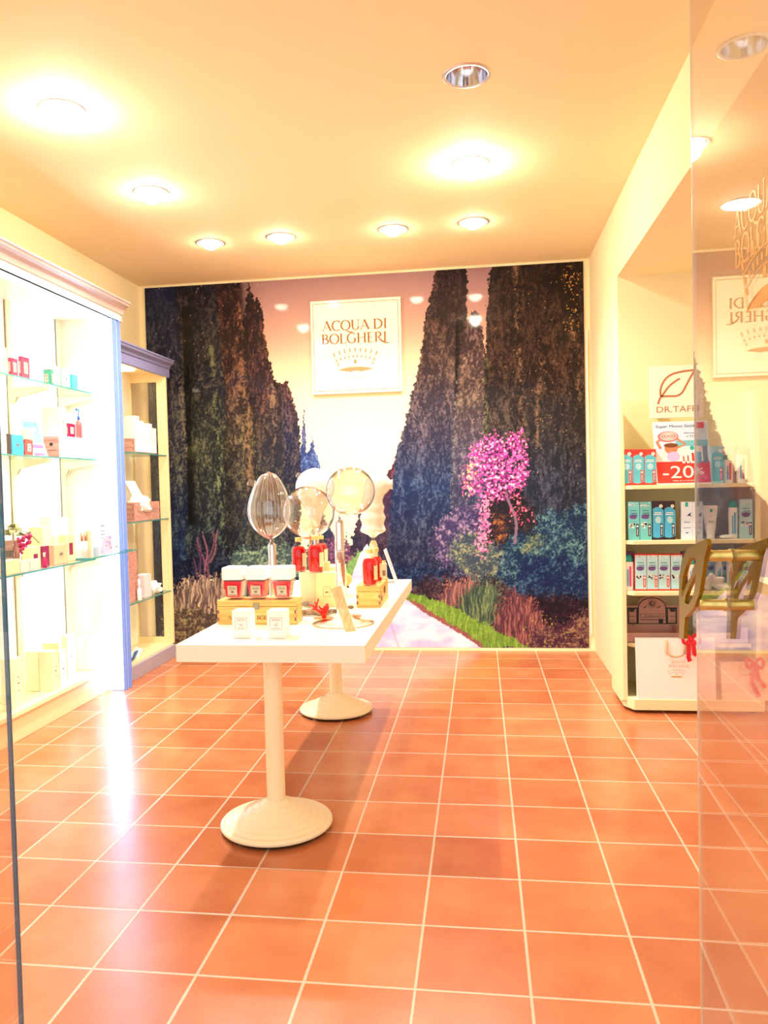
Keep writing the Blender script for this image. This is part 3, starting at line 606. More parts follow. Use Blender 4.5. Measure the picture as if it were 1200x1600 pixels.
def crate(label, b, m=PINEP, txt=None, lid=False, group=None, name='wooden_crate', clasp=False, txt_m=None, open_top=True, face='x', tw=.7, th_=.009):
    x0, x1, y0, y1, z0, z1 = b; t_ = th_
    r = thing(name, label, 'crate', ((x0+x1)/2, (y0+y1)/2, z0), group)
    zt = z1-(.26*(z1-z0) if lid else 0)
    MB().box(x0, x1, y0, y0+t_, z0, zt).build('end_board', m, r, bevel=.001); MB().box(x0, x1, y1-t_, y1, z0, zt).build('end_board', m, r, bevel=.001)
    MB().box(x1-t_, x1, y0+t_, y1-t_, z0, zt).build('side_board', m, r, bevel=.001); MB().box(x0, x0+t_, y0+t_, y1-t_, z0, zt).build('side_board', m, r, bevel=.001)
    MB().box(x0+t_, x1-t_, y0+t_, y1-t_, z0, z0+t_).build('base_board', m, r)
    if lid: MB().box(x0, x1, y0, y1, zt+.0015, z1).build('lid', m, r, bevel=.0015)
    J = mat('end_grain', (216, 140, 66) if m is PINEY else (150, 96, 92), .6); M = MB(); n = 5; H = zt-z0
    FX = Face((x1, y0, z0), (0, 1, 0), (0, 0, 1)); FY = Face((x0, y0, z0), (1, 0, 0), (0, 0, 1)); W, D = y1-y0, x1-x0
    for k in range(n):
        if k % 2: continue
        a, c = H*k/n, H*(k+1)/n; M.frect(FX, 0, t_, a, c, .0004).frect(FX, W-t_, W, a, c, .0004)
        a, c = H*((k+1) % n)/n, H*(((k+1) % n)+1)/n
        if k < n-1: M.frect(FY, 0, t_, a, c, .0004).frect(FY, D-t_, D, a, c, .0004)
    M.build('finger_joints', J, r)
    F, w = (FX, W) if face == 'x' else (FY, D)
    if txt: serif('lettering', txt, F, w*(1-tw)/2, H*.42, H*.24, txt_m or DARKP, r, width=w*tw, bold=1.1)
    if clasp:
        c = MB().rbox((x0+x1)/2, y0-.002, .026, .004, z0+H*.84, z1-.012).build('clasp', mat('aged_metal', (150, 140, 120), .35, metal=.8), r, bevel=.001)
        MB().rbox((x0+x1)/2, y0-.005, .014, .003, z0+H*.88, z0+H*1.06).build('clasp_tongue', mat('aged_metal', (150, 140, 120), .35, metal=.8), c)
    return r

# ---- top shelf
XA = -1.975
carton('cream carton with small printed label at the cut-off end of the top glass shelf', cup(-14, 0, 10, 541, XA, SHELF_A), YCARD, crown='x')
square_bottle('small crimson square bottle beside the cream carton on the top glass shelf', cup(12, 17, 28, 558, XA, SHELF_A), MAGENTA, 'square bottles on the top shelf', cap_frac=0)
square_bottle('larger crimson square bottle with cream label on the top glass shelf', cup(28, 33, 46, 556, XA, SHELF_A), MAGENTA, 'square bottles on the top shelf', cap_frac=0)
TEAL = mat('teal_liquid', (20, 190, 160), .15, coat=.5, trans=.2); AQUA = mat('aqua_card', (60, 214, 196), .5); LIME = mat('lime_card', (150, 236, 180), .5)
square_bottle('teal green square bottle with white cap on the top glass shelf', cup(66, 78, 84, 566, XA-.03, SHELF_A), TEAL, 'teal bottles and cards on the top shelf', cap_frac=.3)
carton('plain white carton between the teal bottles on the top glass shelf', cup(83, 88, 93, 573, XA-.02, SHELF_A), WHITE)
carton('pale green carton with white label on the top glass shelf', cup(92, 97, 109, 576, XA, SHELF_A), LIME, crown='x')
carton('small turquoise carton with white front at the end of the top shelf row', cup(108, 112, 121, 585, XA, SHELF_A), AQUA, square='')
# ---- second shelf
XB = -1.965
BLUEC = mat('sky_blue_card', (66, 176, 226), .5)
carton('narrow cream carton at the cut-off end of the second glass shelf', cup(-10, 2, 10, 678, XB, SHELF_B), PALEY)
carton('slim open carton with dark patterned side on the second glass shelf', cup(9, 11, 17, 678, XB, SHELF_B), mat('dark_pattern_card', (90, 76, 70), .5, mottle=.6, mscale=60))
b = cup(16, 18, 36, 679, XB, SHELF_B); q = carton('sky blue carton with silver emblem on the second glass shelf', b, BLUEC, crown='x')
b = cup(35, 38, 51, 670, XB, SHELF_B); square_bottle('square red bottle with tall peach cap on the second glass shelf', b, mat('coral_red', (226, 50, 60), .2, coat=.4), cap=mat('peach_cap', (250, 206, 180), .4), labm=mat('grey_blue_label', (160, 190, 206), .5), cap_frac=.4)
def slant_card(name, label, cat, pa, pb, pc, pd, th, m, deco=None):
    """thin card given by four corners: bottom near, bottom far, top far, top near"""
    a, b_, c, d = map(Vector, (pa, pb, pc, pd)); n = (b_-a).cross(d-a).normalized()
    r = thing(name, label, cat, (a+b_)/2); M = MB().prism([a, b_, c, d], n*-th); M.build('card', m, r)
    if deco: deco(r, Face(a, b_-a, d-a), (b_-a).length, (d-a).length)
    return r
def leaf_deco(r, F, W, H):
    MB().frect(F, 0, W, H*.38, H).build('blue_photo', mat('light_blue_print', (110, 208, 236), .4), r); MB().frect(F, W*.1, W*.9, H*.24, H*.34).frect(F, W*.1, W*.8, H*.03, H*.1).build('pink_print', mat('pink_print', (236, 90, 150), .5), r)
    MB().fell(F, W*.72, H*.78, W*.09, H*.05, .001).build('white_mark', WHITE, r)
a = P(49, 710, x=-2.01); 
slant_card('leaflet', 'light blue and pink leaflet leaning behind the peach capped bottle', 'leaflet', (-2.01, P(52, 700, x=-2.01).y, SHELF_B), (-1.99, P(75, 700, x=-1.99).y, SHELF_B), (-2.10, P(58, 660, x=-2.10).y, P(58, 661, x=-2.10).z), (-2.12, P(33, 660, x=-2.12).y, P(33, 658, x=-2.12).z), .003, WHITE, leaf_deco)
b = cup(67, 92, 141, 681, XB, SHELF_B)
r = carton('low gift box with pale wood end and floral paper front under the tall cream box', b, WHITE, name='gift_box', lid=True)
x0, x1, y0, y1, z0, z1 = b; F = Face((x0, y0, z0), (1, 0, 0), (0, 0, 1)); D, H, W = x1-x0, z1-z0, y1-y0
MB().frect(F, .001, D-.001, .001, H-.001, .0005).build('wood_end', PINEP, r); MB().fell(F, D*.5, H*.62, D*.12, H*.08).fline(F, [(D*.3, H*.35), (D*.75, H*.35)], H*.02).build('end_print', DARKP, r)
F = Face((x1, y0, z0), (0, 1, 0), (0, 0, 1)); LIL = mat('lilac_print', (170, 150, 214), .5)
serif('lettering', 'ACQUA DI BOLGHERI', F, W*.1, H*.68, H*.11, LIL, r, width=W*.75)
M = MB()
for k in range(12): M.fell(F, W*random.uniform(.08, .6), H*random.uniform(.06, .55), W*.02, H*.03, n=6)
M.fell(F, W*.75, H*.4, W*.04, H*.06); M.build('floral_print', LIL, r)
zt = z1+.0012
b2 = cup(65, 93, 103, 636, XB-.012, zt); carton('tall pale yellow box on top of the low gift box', b2, PALEY, crown='x', flap=GREYP)
square_bottle('magenta square bottle with tall white cap standing on the low gift box', cup(104, 106, 117, 646, XB-.004, zt), MAGENTA, cap_frac=.42, cap=WHITE)
def pump_bottle(label, x, y, z0, h, w, m, pm, group=None):
    r = thing('pump_bottle', label, 'bottle', (x, y, z0), group); hb = h*.62
    MB().lathe([(w*.9, z0), (w, z0+.004), (w, z0+hb*.7), (w*.8, z0+hb*.9), (w*.34, z0+hb), (w*.3, z0+hb+.004)], x, y, 20).build('body', m, r, smooth=True)
    p = MB().lathe([(w*.36, z0+hb), (w*.36, z0+hb+h*.12), (w*.14, z0+hb+h*.14), (w*.14, z0+h*.95)], x, y, 14).build('pump', pm, r, smooth=True)
    MB().box(x-w*.2, x+w*.2, y-w*1.4, y+w*.35, z0+h*.93, z0+h).build('nozzle', pm, p, bevel=.001)
    MB().box(x+w-.001, x+w+.0015, y-w*.1, y+w*.5, z0+hb*.35, z0+hb*.75).build('label', mat('light_blue_print', (110, 208, 236), .4), r)
n = P(123, 660, x=XB-.03); top = P(123, 639, x=XB-.03).z; pump_bottle('coral bottle with blue pump dispenser standing on the low gift box', XB-.03, n.y, zt, top-zt, .021, mat('coral_soap', (244, 96, 96), .25, coat=.4), mat('blue_pump', (20, 90, 170), .3))
# ---- third shelf
XC = -1.82; PLUMC = mat('plum_print', (140, 34, 84), .5); PEACHC = mat('peach_card', (244, 190, 150), .6); ROSE = mat('rose_card', (240, 214, 204), .6)
zs = SHELF_C-.001
carton('long low cream box lying along the edge of the third glass shelf', cup(-8, 8, 31, 877, XC+.005, zs), YCARD, lid=False)
for k, (l, c, rr, w_) in enumerate(((31, 32, 46, 'first small rosy carton beside the long low cream box'), (45, 47, 62, 'second small rosy carton, touching the box with plum window'))):
    carton(w_, cup(l, c, rr, 877-k*2, XC+.008, zs), ROSE, lid=False, group='small rosy cartons on the third shelf')
carton('cream carton with plum window standing near the grapes', cup(33, 47, 63, 856, XC-.03, zs), YCARD, square='x')
carton('plum carton behind the tiny plum perfume bottle', cup(65, 66, 77, 854, XC-.03, zs), PLUMC, lid=False)
def tiny_bottle(label, px, pyt, x, z0, liq, cap, w=.014, group=None):
    n = P(px, pyt, x=x); h = n.z-z0; r = thing('small_bottle', label, 'bottle', (x, n.y, z0), group)
    MB().lathe([(w*.95, z0), (w, z0+.003), (w, z0+h*.5), (w*.4, z0+h*.6), (w*.35, z0+h*.68)], x, n.y, 18).build('body', liq, r, smooth=True)
    MB().lathe([(w*.45, z0+h*.68), (w*.5, z0+h*.72), (w*.5, z0+h), (w*.2, z0+h)], x, n.y, 18).build('cap', cap, r, smooth=True)
tiny_bottle('tiny plum perfume bottle with silver cap on the third glass shelf edge', 69, 863, XC+.01, zs, MAGENTA, CHROME)
carton('peach box with printed crown in the row on the third glass shelf', cup(77, 84, 106, 852, XC-.02, zs), PEACHC, crown='x', lid=False)
carton('tall cream carton with plum window next to the peach box', cup(88, 103, 117, 836, XC-.06, zs), YCARD, square='x')
r = crate('pale wooden crate holding the bunch of grapes on the third glass shelf', cup(4, 22, 30, 845, -1.95, zs), PINEP, txt='BOLGHERI', face='y', txt_m=GREYP, tw=.85)
gz = P(22, 843, x=-1.95)
def grapes():
    c = Vector((-1.93, gz.y+.01, gz.z)); r = thing('grape_bunch', 'bunch of crimson grapes with leaves hanging over the wooden crate', 'grapes', (c.x, c.y, c.z-.12)); GR = mat('grape_skin', (176, 24, 84), .25, coat=.3); k = 0
    for i in range(36):
        f = (i/36); w = .03*(1-f*.75); a = random.uniform(0, 2*PI)
        MB().sphere((c.x+.035+w*math.cos(a), c.y-.005+w*math.sin(a), c.z+.02-f*.135), .0115, 10, 7).build('grape', GR, r, smooth=True)
    LF = mat('dry_leaf', (150, 150, 96), .7, mottle=.4); ST = mat('vine_stem', (120, 100, 70), .7)
    for dx, dy, dz, a, s_ in ((-.03, .0, .05, .3, .05), (-.05, -.04, .035, 1.4, .045), (.0, .05, .025, 2.2, .05), (-.06, .03, .07, .9, .04), (.0, -.05, .045, 3.6, .04)):
        p = c+Vector((dx, dy, dz)); pts = [p+Vector((s_*q*math.cos(t_+a), s_*q*math.sin(t_+a), .015*math.sin(3*t_))) for t_, q in zip([2*PI*j/10 for j in range(10)], [1, .55, .85, .5, .8, .4, .8, .5, .85, .55])]
        MB().prism(pts, (0, 0, .0015)).build('leaf', LF, r)
    MB().tube([c+Vector((-.07, -.05, .05)), c+Vector((-.02, 0, .055)), c+Vector((.03, .05, .03)), c+Vector((.045, .12, -.03))], .0025, 6).build('stem', ST, r)
grapes()
XI = -2.03
carton('large cream box at the back of the third glass shelf behind the plum windows', cup(43, 66, 80, 824, XI, zs), YCARD, crown='')
carton('white box with plum stripe between the tall cartons on the third glass shelf', cup(80, 86, 102, 837, XC-.1, zs), PALEY, square='x', lid=False)
z2 = P(66, 824, x=XI).z+.0012
carton('small pale box resting on the large cream box', cup(62, 78, 86, 808, XI-.03, z2), ROSE, lid=False)
tiny_bottle('short amber bottle with clear cap between the cream boxes', 87, 820, XC-.13, zs, mat('amber_liquid', (246, 190, 60), .2, coat=.4), CLEAR, .016)
tiny_bottle('clear round bottle in front of the large cream box', 75, 835, XC-.10, zs, CLEAR, CLEAR, .018)
carton('tall white box with blue edge at the back of the third glass shelf', cup(88, 96, 107, 809, XI+.02, zs), WHITE)
zr = SHELF_C+.007
for k, (px, l_) in enumerate(((127.5, 'slim white tube with bronze cap, nearer the tall cream cartons'), (133, 'slim white tube with bronze cap beside the cream pillar cartons'))):
    n = P(px, 833, x=XC-.06); r = thing('slim_tube', l_, 'tube', (XC-.06, n.y, zr), 'slim tubes with bronze caps'); h = n.z-zr
    MB().lathe([(.011, zr), (.011, zr+h*.62), (.007, zr+h*.66)], XC-.06, n.y, 14).build('body', WHITEG, r, smooth=True); MB().lathe([(.008, zr+h*.66), (.008, zr+h)], XC-.06, n.y, 14).build('cap', mat('bronze_cap', (196, 140, 110), .3, metal=.5), r, smooth=True)
carton('slender peach carton beside the bronze capped tubes', cup(134, 137, 141, 830, XC-.05, zr), PEACHC)
carton('slender cream carton with tiny crown beside the peach one', cup(140, 143, 147, 829, XC-.05, zr), CREAMW, crown='x')
tiny_bottle('small clear tumbler low on the third glass shelf', 121, 850, XC-.05, zr, CLEAR, CLEAR, .02)
b = cup(148, 152, 167, 807, XC-.04, zr); r = carton('tall white carton with dark crown print near the shelf end', b, WHITEG); F = Face((b[1], b[2], b[4]), (0, 1, 0), (0, 0, 1)); W, H = b[3]-b[2], b[5]-b[4]
crown_marks(F, W*.5, H*.72, W*.62).build('crown_emblem', mat('blue_grey_print', (110, 120, 170), .5), r); M = MB()
for k in range(3): M.fline(F, [(W*.3, H*(.6-.09*k)), (W*.72, H*(.6-.09*k))], H*.025)
M.build('lines_print', mat('blue_grey_print', (110, 120, 170), .5), r)
carton('little grey carton at the foot of the tall white one', cup(148, 150, 154, 855, XC, zr), mat('grey_blue_card', (170, 186, 206), .5), lid=False)
b = cup(162, 164, 175, 838, XC, zr); r = carton('carton with blue and pink floral print near the shelf end', b, mat('floral_card', (214, 206, 236), .5, mottle=.5, mscale=70), lid=False)
F = Face((b[1], b[2], b[4]), (0, 1, 0), (0, 0, 1)); M = MB(); M2 = MB()
for k in range(10): (M if k % 2 else M2).fell(F, (b[3]-b[2])*random.uniform(.12, .88), (b[5]-b[4])*random.uniform(.06, .94), .006, .006, n=7)
M.build('blue_flowers', mat('flower_blue', (90, 110, 220), .5), r); M2.build('pink_flowers', mat('flower_pink', (224, 120, 170), .5), r)
carton('last white carton of the third glass shelf, touching the lit pillar', cup(174, 177, 186, 846, XC, zr), WHITE, crown='x')
# ---- bottom deck
XD = -2.0
zd = DECK+.0005
G = 'white boxes on the cabinet floor'
carton('white box at the cut-off end of the cabinet floor with dark printed line', cup(8, 22, 33, 1030, -1.99, zd), CREAMW, G, crown='x')
carton('white box behind the printed line one at the cut-off end', cup(0, 9, 22, 1031, -2.10, zd), CREAMW, G)
b = cup(60, 81, 91, 1019, -1.99, zd); carton('second box of the front pair on the cabinet floor, nearer the aisle', b, PALEY, G, crown='x')
x0 = b[0]; w = b[1]-b[0]; bb = (x0-w-.002, x0-.002, b[2], b[3], b[4], b[5]); carton('inner box of the front pair on the cabinet floor', bb, PALEY, G)
carton('white box with blue dot standing close beside the front pair', cup(91, 93, 103, 1018, -1.985, zd), WHITE, G, crown='x')
carton('yellowish box half hidden behind the front pair', cup(66, 88, 92, 1006, -2.12, zd), YCARD, G)
b = cup(95, 105, 117, 994, -2.06, zd); carton('tall cream box with one dot between the two pairs', b, CREAMW, G, crown='x')
b = cup(132, 148, 158, 998, -2.0, zd); carton('outer box of the far pair on the cabinet floor near the lit pillar', b, WHITE, G, crown='x')
x0 = b[0]; w = b[1]-b[0]; bb = (x0-w-.002, x0-.002, b[2], b[3], b[4], b[5]); carton('inner box of the far pair on the cabinet floor', bb, WHITE, G)

# ================================================================ corner cabinet
KX0, KX1, KY0, KY1, KZ = -2.24, -1.935, -1.15, -.28, 2.235
FR = mat('cabinet_cream_frame', (244, 222, 170), .45)
def corner_cabinet():
    r = thing('corner_cabinet', 'open glass sided cabinet with grey blue cornice between display cabinet and mural', 'cabinet', (-2.09, -.7, 0))
    MB().box(KX0, KX1+.01, KY0, KY1, 0, .10).build('base', mat('base_grey', (168, 160, 176), .45), r, bevel=.003)
    MB().box(KX0, KX1-.01, KY0, KY1, .10, .112).build('deck', FR, r)
    p = MB().box(KX1-.075, KX1, KY1-.03, KY1, .112, KZ).build('end_frame', FR, r, bevel=.002)
    M = MB()
    Fh = Face((KX1-.075, KY1-.03, .112), (1, 0, 0), (0, 0, 1))
    for k in range(62): M.fell(Fh, .05, .05+k*.033, .0028, .0028, .0008, 8)
    M.build('shelf_pin_holes', GREYP, p)
    MB().box(KX0, KX1-.075, KY1-.03, KY1, KZ-.06, KZ).build('end_frame', FR, r); MB().box(KX0, KX1-.075, KY1-.03, KY1, .112, .16).build('end_frame', FR, r)
    MB().box(KX0, KX0+.02, KY1-.03, KY1, .16, KZ-.06).build('end_frame', FR, r)
    MB().box(KX0+.02, KX1-.075, KY1-.017, KY1-.013, .16, KZ-.06).build('end_glass', CLEAR, r)
    MB().box(KX0, KX0+.01, KY0, KY1-.03, .112, KZ).build('back_panel', CREAMW, r)
    MB().box(KX0, KX1, KY0, KY0+.03, .112, KZ).build('side_panel', FR, r)
    MB().box(KX0, KX1, KY0, KY1, KZ, KZ+.03).build('top_panel', FR, r)
    prof = [(KX1-.02, KZ-.02), (KX1+.006, KZ-.02), (KX1+.006, KZ+.045), (KX1+.014, KZ+.05), (KX1+.018, KZ+.07), (KX1+.04, KZ+.085), (KX1+.044, KZ+.1), (KX1+.05, KZ+.104), (KX1+.05, KZ+.115), (KX0, KZ+.115), (KX0, KZ+.03), (KX1-.02, KZ+.03)]
    MB().prism([(x, KY0-.02, z) for x, z in prof], (0, KY1+.05-KY0+.02, 0)).build('cornice', mat('cornice_blue_grey', (128, 128, 172), .4), r)
    MB().box(-2.15, -2.05, -.8, -.6, KZ-.012, KZ-.002).build('cabinet_lamp', emitter('cabinet_lamp_glow', (255, 236, 200), 14), r)
    for z in (1.60, 1.104, .532): glass_shelf(r, KX0+.012, KX1-.004, KY0+.03, KY1-.032, z, .007)
corner_cabinet()
xk = KX1-.03; G = 'white cartons in the crate of the corner cabinet'
b = cup(206, 209, 247, 687, xk-.03, 1.6005); b = (-2.12, xk-.02, -.80, -.42, 1.6005, P(215, 686, x=xk-.03).z); crate('open pinkish crate filled with white cartons on the top shelf of the corner cabinet', b, PINEP)
for k, (y, h, l_) in enumerate(((-.78, .29, 'tallest white carton in the crate, at its near end'), (-.705, .26, 'second white carton in the crate of the corner cabinet'), (-.63, .22, 'white carton with framed print in the crate middle'), (-.555, .25, 'fourth white carton in the crate of the corner cabinet'), (-.48, .22, 'white carton at the far end of the crate'))):
    carton(l_, (-2.06, -1.975, y, y+.062, 1.611, 1.611+h-.03), WHITE, G, crown='x')
b = (-2.13, xk-.01, -.86, -.40, 1.1045, P(215, 785, x=xk).z); crate('pinkish crate with faint lettering on the middle shelf of the corner cabinet', b, PINEP, txt='ACQUA DI BOLGHERI', txt_m=GREYP, tw=.75)
def paper_heap(label, c, s_, seed, m=WHITE, name='tissue_paper'):
    R_ = random.Random(seed); M = MB(); M.sphere((0, 0, 0), 1, 14, 9); vs = []
    for v in M.v: k = 1+R_.uniform(-.22, .22); vs.append((c[0]+v.x*s_[0]*k, c[1]+v.y*s_[1]*k, max(c[2], c[2]+s_[2]*.8+v.z*s_[2]*k)))
    M.v = [Vector(v) for v in vs]; o = M.build(name, m); tag(o, label, 'paper'); return o
paper_heap('crumpled white tissue paper filling the lettered crate', (-2.03, -.66, 1.13), (.07, .15, .09), 3)
slant_card('greeting_card', 'white card leaning in the lettered crate of the corner cabinet', 'card', (-2.0, -.66, 1.14), (-2.0, -.48, 1.14), (-2.08, -.60, 1.40), (-2.08, -.76, 1.40), .003, WHITE)
b = (-2.13, -1.99, -.97, -.80, .533, .90); r = crate('upright pinkish crate standing on end on the lowest glass shelf', b, PINEP)
carton('white gift packet with flower print beside the upright crate', (-2.05, -1.975, -.72, -.60, .533, .70), mat('flower_paper', (238, 226, 226), .6, mottle=.25, mscale=50))
tiny_bottle('slim white bottle in front of the upright crate', 217, 905, -1.965, .533, WHITEG, WHITEG, .016)
paper_heap('folded white cloth at the end of the lowest glass shelf', (-2.02, -.47, .534), (.06, .09, .05), 5, name='folded_cloth')
def ribbon_item():
    r = thing('ribbon_tie', 'blue ribbon tied round white paper on the corner cabinet floor', 'ribbon', (-2.0, -.8, .1125)); BL = mat('blue_ribbon', (52, 92, 150), .4)
    z = .118; MB().tube([(-1.975, -1.02, z), (-1.985, -.93, z+.012), (-2.01, -.84, z+.03), (-2.04, -.72, z+.02), (-2.07, -.62, z+.004)], [.006, .010, .012, .012, .012], 8).build('ribbon', BL, r, smooth=True)
    MB().prism([(-1.98, -.86, z-.005), (-2.08, -.80, z-.005), (-2.06, -.72, z+.05), (-1.99, -.76, z+.04)], (0, 0, .002)).build('paper', WHITE, r)
ribbon_item()

# ================================================================ shelf unit in the side alcove
UY, UB = -1.62, YN-.002            # front of the shelves, back
SH1, SH2, SH3, SH4 = 1.288, .976, .686, .383
UCR = mat('unit_cream', (248, 236, 186), .5, mottle=.03)
def shelf_unit():
    r = thing('shelf_unit', 'cream shelf unit with clipped corners in the side alcove holding the colourful cartons', 'shelf unit', (1.66, -1.42, 0))
    MB().box(1.30, 2.02, UB-.02, UB, .06, 1.81).build('back_panel', UCR, r)
    for x0, x1, s_ in ((1.285, 1.31, 1), (2.01, 2.035, -1)):
        MB().prism([(x0, UB, 0.03), (x0, UY+.10, 0.03), (x0, UY+.02, .06), (x0, UY+.02, SH1+.1), (x0, UY+.05, 1.81), (x0, UB, 1.81)], (x1-x0, 0, 0)).build('side_panel', UCR, r, bevel=.002)
    for z in (SH1, SH2, SH3, SH4):
        k = .05 if z == SH4 else 0
        MB().prism([(1.31, UB-.02, z-.022), (1.31, UY+.03+k, z-.022), (1.345, UY-.01+k, z-.022), (1.985, UY-.01+k, z-.022), (2.01, UY+.03+k, z-.022), (2.01, UB-.02, z-.022)], (0, 0, .022)).build('shelf', UCR, r, bevel=.002)
    MB().prism([(1.29, UB, .018), (1.29, UY+.05, .018), (1.335, UY-.035, .018), (2.03, UY-.035, .018), (2.05, UY+.02, .018), (2.05, UB, .018)], (0, 0, .062)).build('base', UCR, r, bevel=.003)
    M = MB()
    for x, y in ((1.36, UY+.03), (1.98, UY+.03), (1.36, UB-.05), (1.98, UB-.05)): M.box(x-.02, x+.02, y-.02, y+.02, 0, .018)
    M.build('foot_pads', BLACKM, r)
shelf_unit()
def rb(l, r_, yt, z0, yf=UY+.03, d=.04, yb=None):
    a, b = P(l, yt, y=yf), P(r_, yt, y=yf); return a.x, b.x-.0008, yf, yf+d, z0, (a.z+b.z)/2
CY = mat('cyan_print', (96, 196, 214), .5); CY2 = mat('cyan_pale_print', (176, 226, 236), .5); REDC = mat('red_card', (226, 60, 44), .5); NAVYP = mat('navy_print', (44, 52, 110), .5)
BLK = mat('black_card', (46, 30, 40), .5); VIOL = mat('violet_print', (110, 74, 140), .5); LBL = mat('sky_print', (70, 180, 226), .5); AQ2 = mat('aqua_print', (110, 200, 204), .5)
def sun_carton(label, b, body, sea, strip, group, kind='sun'):
    x0, x1, y0, y1, z0, z1 = b; W, H = x1-x0, z1-z0
    r = thing('sun_cream_carton', label, 'box', ((x0+x1)/2, (y0+y1)/2, z0), group)
    MB().box(*b).build('body', body, r, bevel=.001); F = Face((x0, y0, z0), (1, 0, 0), (0, 0, 1))
    n = 10; wave = [(W*(.06+.94*i/n), H*(.80+.06*math.sin(i/n*PI*1.1)-.02*i/n)) for i in range(n+1)]; low = [(W*(1-.96*i/n), H*(.06+.05*math.sin(i/n*PI))) for i in range(n+1)]
    if kind == 'sun':
        MB().fpoly(F, [(W*.06, H*.07)]+wave+[(W, H*.1), (W*.5, H*.05)]).build('sea_print', sea, r)
        MB().fell(F, W*.52, H*.52, W*.26, H*.09, .0011).build('sun_glow_print', CY2, r)
        M = MB()
        for k in range(5): a = 2*PI*k/5; M.fell(F, W*.76+W*.1*math.cos(a), H*.87+W*.1*math.sin(a), W*.07, W*.07, .0012, 8)
        M.build('flower_print', WHITE, r)
    else:
        MB().frect(F, 0, W, H*.05, H*.97).build('sea_print', sea, r)
        M = MB()
        for k in range(14): M.fell(F, W*random.uniform(.08, .92), H*random.uniform(.88, .97), W*.05, H*.015, .0011, 6)
        for k in range(10): M.fell(F, W*random.uniform(.1, .6), H*random.uniform(.33, .44), W*.09, H*.03, .0012, 7)
        M.build('flower_print', WHITE, r)
        MB().fell(F, W*.45, H*.61, W*.34, H*.06, .0011).build('island_print', VIOL, r); MB().fline(F, [(W*.2, H*.77), (W*.75, H*.77)], H*.02, .0011).build('name_print', mat('green_print', (40, 130, 120), .5), r)
    MB().frect(F, W*.70, W*.92, H*.10, H*.42, .0013).build('strip_print', strip, r); q = MB(); q.fell(F, W*.81, H*.36, W*.08, H*.03, .0016).fline(F, [(W*.81, H*.13), (W*.81, H*.3)], W*.05, .0016); q.build('strip_lettering', WHITE, r)
    MB().fline(F, [(W*.22, H*.70), (W*.8, H*.70)], H*.018, .0012).fline(F, [(W*.15, H*.655), (W*.85, H*.655)], H*.018, .0012).build('name_print', WHITE if kind == 'sun' else NAVYP, r)
    return r
G = 'red and blue sun cartons beside the poster'
for l, q, lb in ((968.5, 988, 'red and sea blue sun carton closest to the unit side panel'), (988, 1006, 'middle one of three red and sea blue sun cartons'), (1006, 1025, 'red and sea blue sun carton touching the discount poster')):
    sun_carton(lb, rb(l, q, 702, SH1), REDC, CY, REDC, G)
for l, q, lb, yf in ((1111, 1130, 'pale blue carton standing behind the glass door, first after the poster', UY+.03), ):
    sun_carton(lb, rb(l, q, 697, SH1), CY2, CY, REDC, None)
def tube_bottle(label, l, r_, yt, z0, capm, stripe, yf=UY+.04, capfrac=.2, group=None):
    a, b = P(l, yt, y=yf), P(r_, yt, y=yf); x = (a.x+b.x)/2; w = (b.x-a.x)/2; h = a.z-z0; y = yf+.018
    r = thing('lotion_bottle', label, 'bottle', (x, y, z0), group); zb = z0+h*(1-capfrac); M = MB(); L = []
    for z, k in ((z0, .82), (z0+h*.02, .9), (z0+h*.5, 1), (zb, .98)): L.append([(x+w*k*math.cos(2*PI*i/20), y+.018*k*math.sin(2*PI*i/20), z) for i in range(20)])
    M.add(sum(L, []), [(j*20+i, j*20+(i+1) % 20, (j+1)*20+(i+1) % 20, (j+1)*20+i) for j in range(3) for i in range(20)]+[tuple(range(20))[::-1], tuple(range(60, 80))]); M.build('body', WHITEG, r, smooth=False)
    M = MB().sphere((x, y, zb), 1, 20, 12, (w*.9, .016, h*capfrac)); M.v = [Vector((v.x, v.y, max(v.z, zb))) for v in M.v]; M.build('cap', capm, r, smooth=True)
    F = Face((x-w, y-.0195, z0), (1, 0, 0), (0, 0, 1)); MB().frect(F, w*.55, w*.85, h*.12, h*.6).build('stripe_print', LBL, r); MB().frect(F, w*1.0, w*1.35, h*.12, h*.68).build('stripe_print', stripe, r)
TC = mat('turquoise_cap', (30, 176, 160), .3)
tube_bottle('white bottle with green cap standing before the first pinkish carton', 1131, 1147, 709, SH1, mat('green_cap', (90, 190, 150), .3), REDC)
tube_bottle('white bottle with green cap at the very end of the top product shelf', 1151, 1169, 700, SH1, mat('green_cap', (90, 190, 150), .3), REDC)
for l, q, lb in ((1133, 1149, 'pinkish carton behind the first green capped bottle'), (1151, 1169, 'pinkish carton behind the last green capped bottle')):
    b = rb(l, q, 696, SH1, UY+.10); carton(lb, b, mat('pink_card', (232, 190, 190), .5), lid=False)
G = 'cartons with violet island picture'
for l, q, lb in ((981, 999, 'aqua carton with violet island picture at the start of the second shelf'), (999.5, 1018, 'aqua carton with violet island picture next to the black topped ones')):
    sun_carton(lb, rb(l, q, 784, SH2), AQ2, AQ2, BLK, G, 'isle')
G = 'black topped sky blue cartons'
for l, q, lb in ((1018.5, 1037, 'black topped sky blue carton beside the aqua ones'), (1037, 1055, 'black topped sky blue carton facing the empty gap')):
    sun_carton(lb, rb(l, q, 783, SH2), BLK, LBL, BLK, G)
